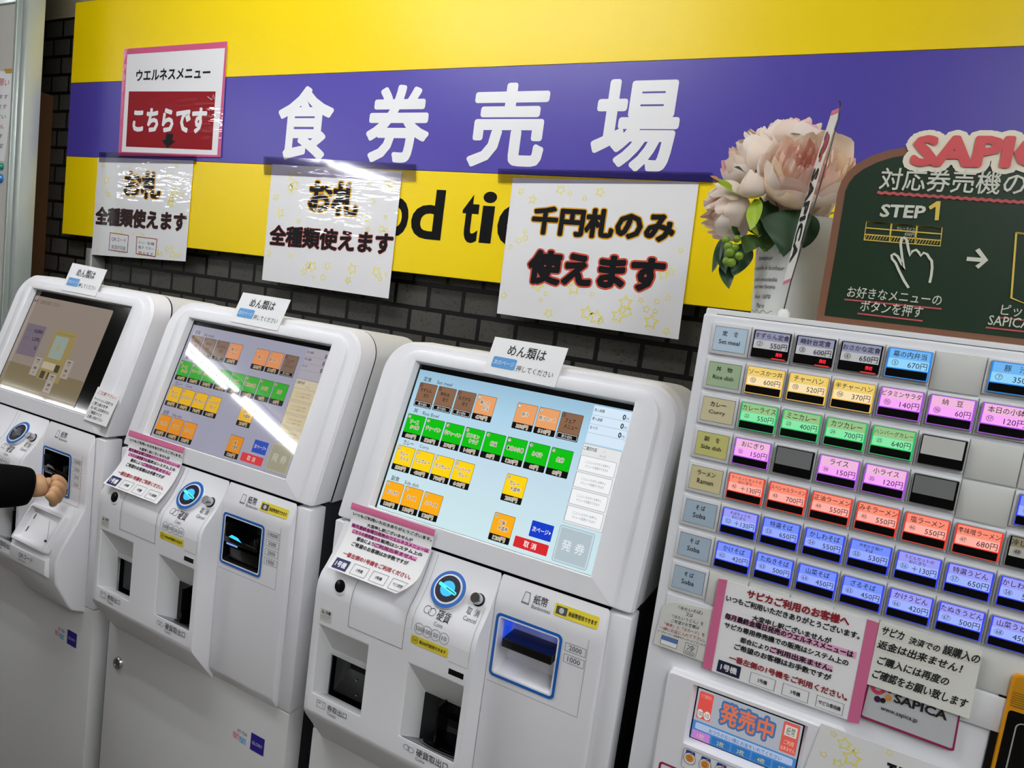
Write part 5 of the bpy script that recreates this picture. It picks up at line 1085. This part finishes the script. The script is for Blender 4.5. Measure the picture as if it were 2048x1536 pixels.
for i, s in enumerate(('ございます', 'ております', 'ください', 'できません', 'お願いします', '食堂')): k.text(f, s, .97 - .07 * len(s), .70 - .11 * i, .065 * len(s), .05, mat((60, 56, 56), .6) if i != 3 else mat((190, 60, 60), .6), h=.0004)
k.build('lettering', t)
MB().fill(W2, [W2.px(*p) for p in ((8, 138), (26, 137), (32, 146), (12, 147))], mat((196, 150, 60), .5), .0008).build('tape_strip', t)
for (x, y, r, c, lb) in ((4, 333, .011, (30, 150, 130), 'round teal magnet on the whiteboard below the pinned sheet'), (2, 357, .014, (40, 130, 205), 'round blue magnet on the whiteboard under the teal magnet')):
    m_ = MB().lathe(W2(*W2.px(x, y), -.0006), W2.N, [(r, 0), (r, .004), (r * .8, .008), (.0001, .009)], mat(c, .25, coat=.5), n=24).build('magnet', smooth=40); tag(m_, lb, 'magnet', 'whiteboard magnets')

# ================================================================== person reaching in from the left
SKIN = mat((206, 160, 118), .55, name='skin'); CLOTH = mat((5, 5, 6), .9, spec=.1, name='black_cloth')
def skin_obj(name, chains, m, parent=None, sub=1, loc=None):
    """joints with radii joined into one surface: chains = [[(point, radius), ...]]; a chain may start at an index of an earlier joint"""
    vs, es, rs = [], [], []
    for ch in chains:
        prev = None
        for q in ch:
            if isinstance(q, int): prev = q; continue
            vs.append(Vector(q[0])); rs.append(q[1] if isinstance(q[1], tuple) else (q[1], q[1]))
            if prev is not None: es.append((prev, len(vs) - 1))
            prev = len(vs) - 1
    me = bpy.data.meshes.new(name); off = parent_loc(parent) if parent else Vector(loc or (0, 0, 0))
    me.from_pydata([tuple(v - off) for v in vs], es, []); me.materials.append(m)
    o = bpy.data.objects.new(name, me); COL.objects.link(o)
    if parent: o.parent = parent
    else: o.location = off
    md = o.modifiers.new('skin', 'SKIN'); md.use_smooth_shade = True
    sk = me.skin_vertices[0].data if me.skin_vertices else None
    if sk is None:
        bpy.context.view_layer.objects.active = o; bpy.ops.mesh.customdata_skin_add(); sk = me.skin_vertices[0].data
    linked = {b for _, b in es}
    for i, r in enumerate(rs): sk[i].radius = r; sk[i].use_root = i not in linked
    s2 = o.modifiers.new('subdivision', 'SUBSURF'); s2.levels = sub; s2.render_levels = sub
    return o
PX, PYb = -1.80, .22
KH = .915                                       # a person of about 1.56 m
def V(q): return Vector((q[0], q[1], q[2] * KH))
wr = at(80, 972, .700); el = Vector((-1.475, .495, 1.100)); sh = V((-1.635, .265, 1.335))
ch = [[(V((PX, PYb, .92)), (.145, .10)), (V((PX, PYb, 1.08)), (.125, .09)), (V((PX, PYb + .01, 1.25)), (.15, .10)), (V((PX, PYb, 1.36)), (.10, .07)), (V((PX, PYb + .01, 1.43)), .052), (V((PX, PYb + .025, 1.49)), .058), (V((PX, PYb + .03, 1.56)), (.078, .092)), (V((PX, PYb + .025, 1.64)), (.066, .082))],
      [3, (sh, .055), (el, .042), (wr, (.027, .022))], ]
wr = at(80, 972, .700); palm = at(96, 968, .712); ch[1][-1] = (wr, .022); ch[1].append((palm, .0225))
ch += [[3, (V((-1.965, .24, 1.335)), .055), (V((-2.01, .24, 1.08)), .042), (V((-1.985, .33, .86)), .026), (V((-1.98, .36, .78)), (.036, .02))],
       [0, (V((PX + .09, PYb, .84)), .088), (V((PX + .10, PYb + .01, .48)), .058), (V((PX + .10, PYb - .01, .09)), .040), (V((PX + .10, PYb + .10, .035)), (.04, .03))],
       [0, (V((PX - .09, PYb, .84)), .088), (V((PX - .10, PYb + .01, .48)), .058), (V((PX - .10, PYb - .01, .09)), .040), (V((PX - .10, PYb + .10, .035)), (.04, .03))]]
# fingers of the right hand, bent over from the knuckles: unequal, each on its own chain rooted in the palm
for q in (((102, 956, .722), (117, 958, .734), (127, 967, .744), (127, 979, .752)), ((101, 966, .714), (116, 971, .724), (125, 982, .735), (122, 993, .744)),
          ((98, 976, .707), (111, 983, .714), (118, 994, .724), (114, 1003, .733)), ((94, 984, .701), (104, 993, .706), (109, 1002, .714), (105, 1009, .722))):
    ch.append([(at(*q[0]), .0098), (at(*q[1]), .0092), (at(*q[2]), .0082), (at(*q[3]), .0070)])
ch.append([(at(93, 962, .730), .0120), (at(104, 972, .748), .0100), (at(114, 986, .757), .0088), (at(120, 997, .760), .0074)])
body = skin_obj('person', ch, SKIN, sub=2, loc=(PX, PYb, 0))
tag(body, 'person in black sleeve whose hand reaches into the leftmost machine', 'person')
cl = skin_obj('jacket', [[(V((PX, PYb, .86)), (.165, .125)), (V((PX, PYb, 1.08)), (.15, .115)), (V((PX, PYb + .01, 1.25)), (.168, .120)), (V((PX, PYb, 1.37)), (.115, .085)), (V((PX, PYb + .01, 1.42)), .062)],
                         [3, (sh, .070), (el, .054), (at(10, 972, .648), .042), (at(52, 973, .680), .0375), (at(66, 974, .690), .034)], [3, (V((-1.965, .24, 1.335)), .070), (V((-2.01, .24, 1.08)), .054), (V((-1.987, .32, .885)), .040)]], CLOTH, body, 2)
skin_obj('trousers', [[(V((PX, PYb, .93)), (.155, .115)), (V((PX, PYb, .88)), (.155, .115))], [1, (V((PX + .09, PYb, .82)), .100), (V((PX + .10, PYb + .01, .48)), .075), (V((PX + .10, PYb - .01, .09)), .062)], [1, (V((PX - .09, PYb, .82)), .100), (V((PX - .10, PYb + .01, .48)), .075), (V((PX - .10, PYb - .01, .09)), .062)]], mat((30, 32, 40), .8), body, 2)
for sg in (1, -1):
    skin_obj('shoe', [[(V((PX + .10 * sg, PYb - .035, .045)), (.045, .043)), (V((PX + .10 * sg, PYb + .06, .042)), (.047, .038)), (V((PX + .10 * sg, PYb + .145, .034)), (.044, .030))]], BLK, body, 2)
HAIR = mat((22, 17, 15), .5, name='hair')
skin_obj('hair', [[(V((PX, PYb - .030, 1.50)), (.066, .05)), (V((PX, PYb - .018, 1.58)), (.090, .080)), (V((PX, PYb + .005, 1.665)), (.082, .085)), (V((PX, PYb + .055, 1.690)), (.064, .048))]], HAIR, body, 2)
hc = V((PX, PYb + .03, 1.56))
for sg in (1, -1):
    MB().lathe(hc + V((.031 * sg, .083, .012)), (0, 1, 0), [(.0001, -.010), (.009, -.004), (.011, .002), (.006, .008), (.0001, .010)], mat((240, 238, 234), .2), n=14, cap0=False, cap1=False).lathe(hc + V((.031 * sg, .092, .012)), (0, 1, 0), [(.005, 0), (.0001, .0015)], BLK, n=12).build('eye', body, smooth=60)
    MB().lathe(hc + V((.078 * sg, .0, .0)), (sg, .1, 0), [(.010, -.004), (.026, .004), (.024, .010), (.010, .012), (.0001, .010)], SKIN, n=16).build('ear', body, smooth=60)
MB().tube([hc + V((0, .088, .018)), hc + V((0, .106, -.012)), hc + V((0, .112, -.026)), hc + V((0, .094, -.034))], [.007, .010, .013, .008], SKIN, n=10).build('nose', body, smooth=80)
MB().tube([hc + V((-.024, .082, -.056)), hc + V((0, .093, -.058)), hc + V((.024, .082, -.056))], [.003, .006, .003], mat((160, 90, 80), .5), n=8).build('mouth', body, smooth=80)
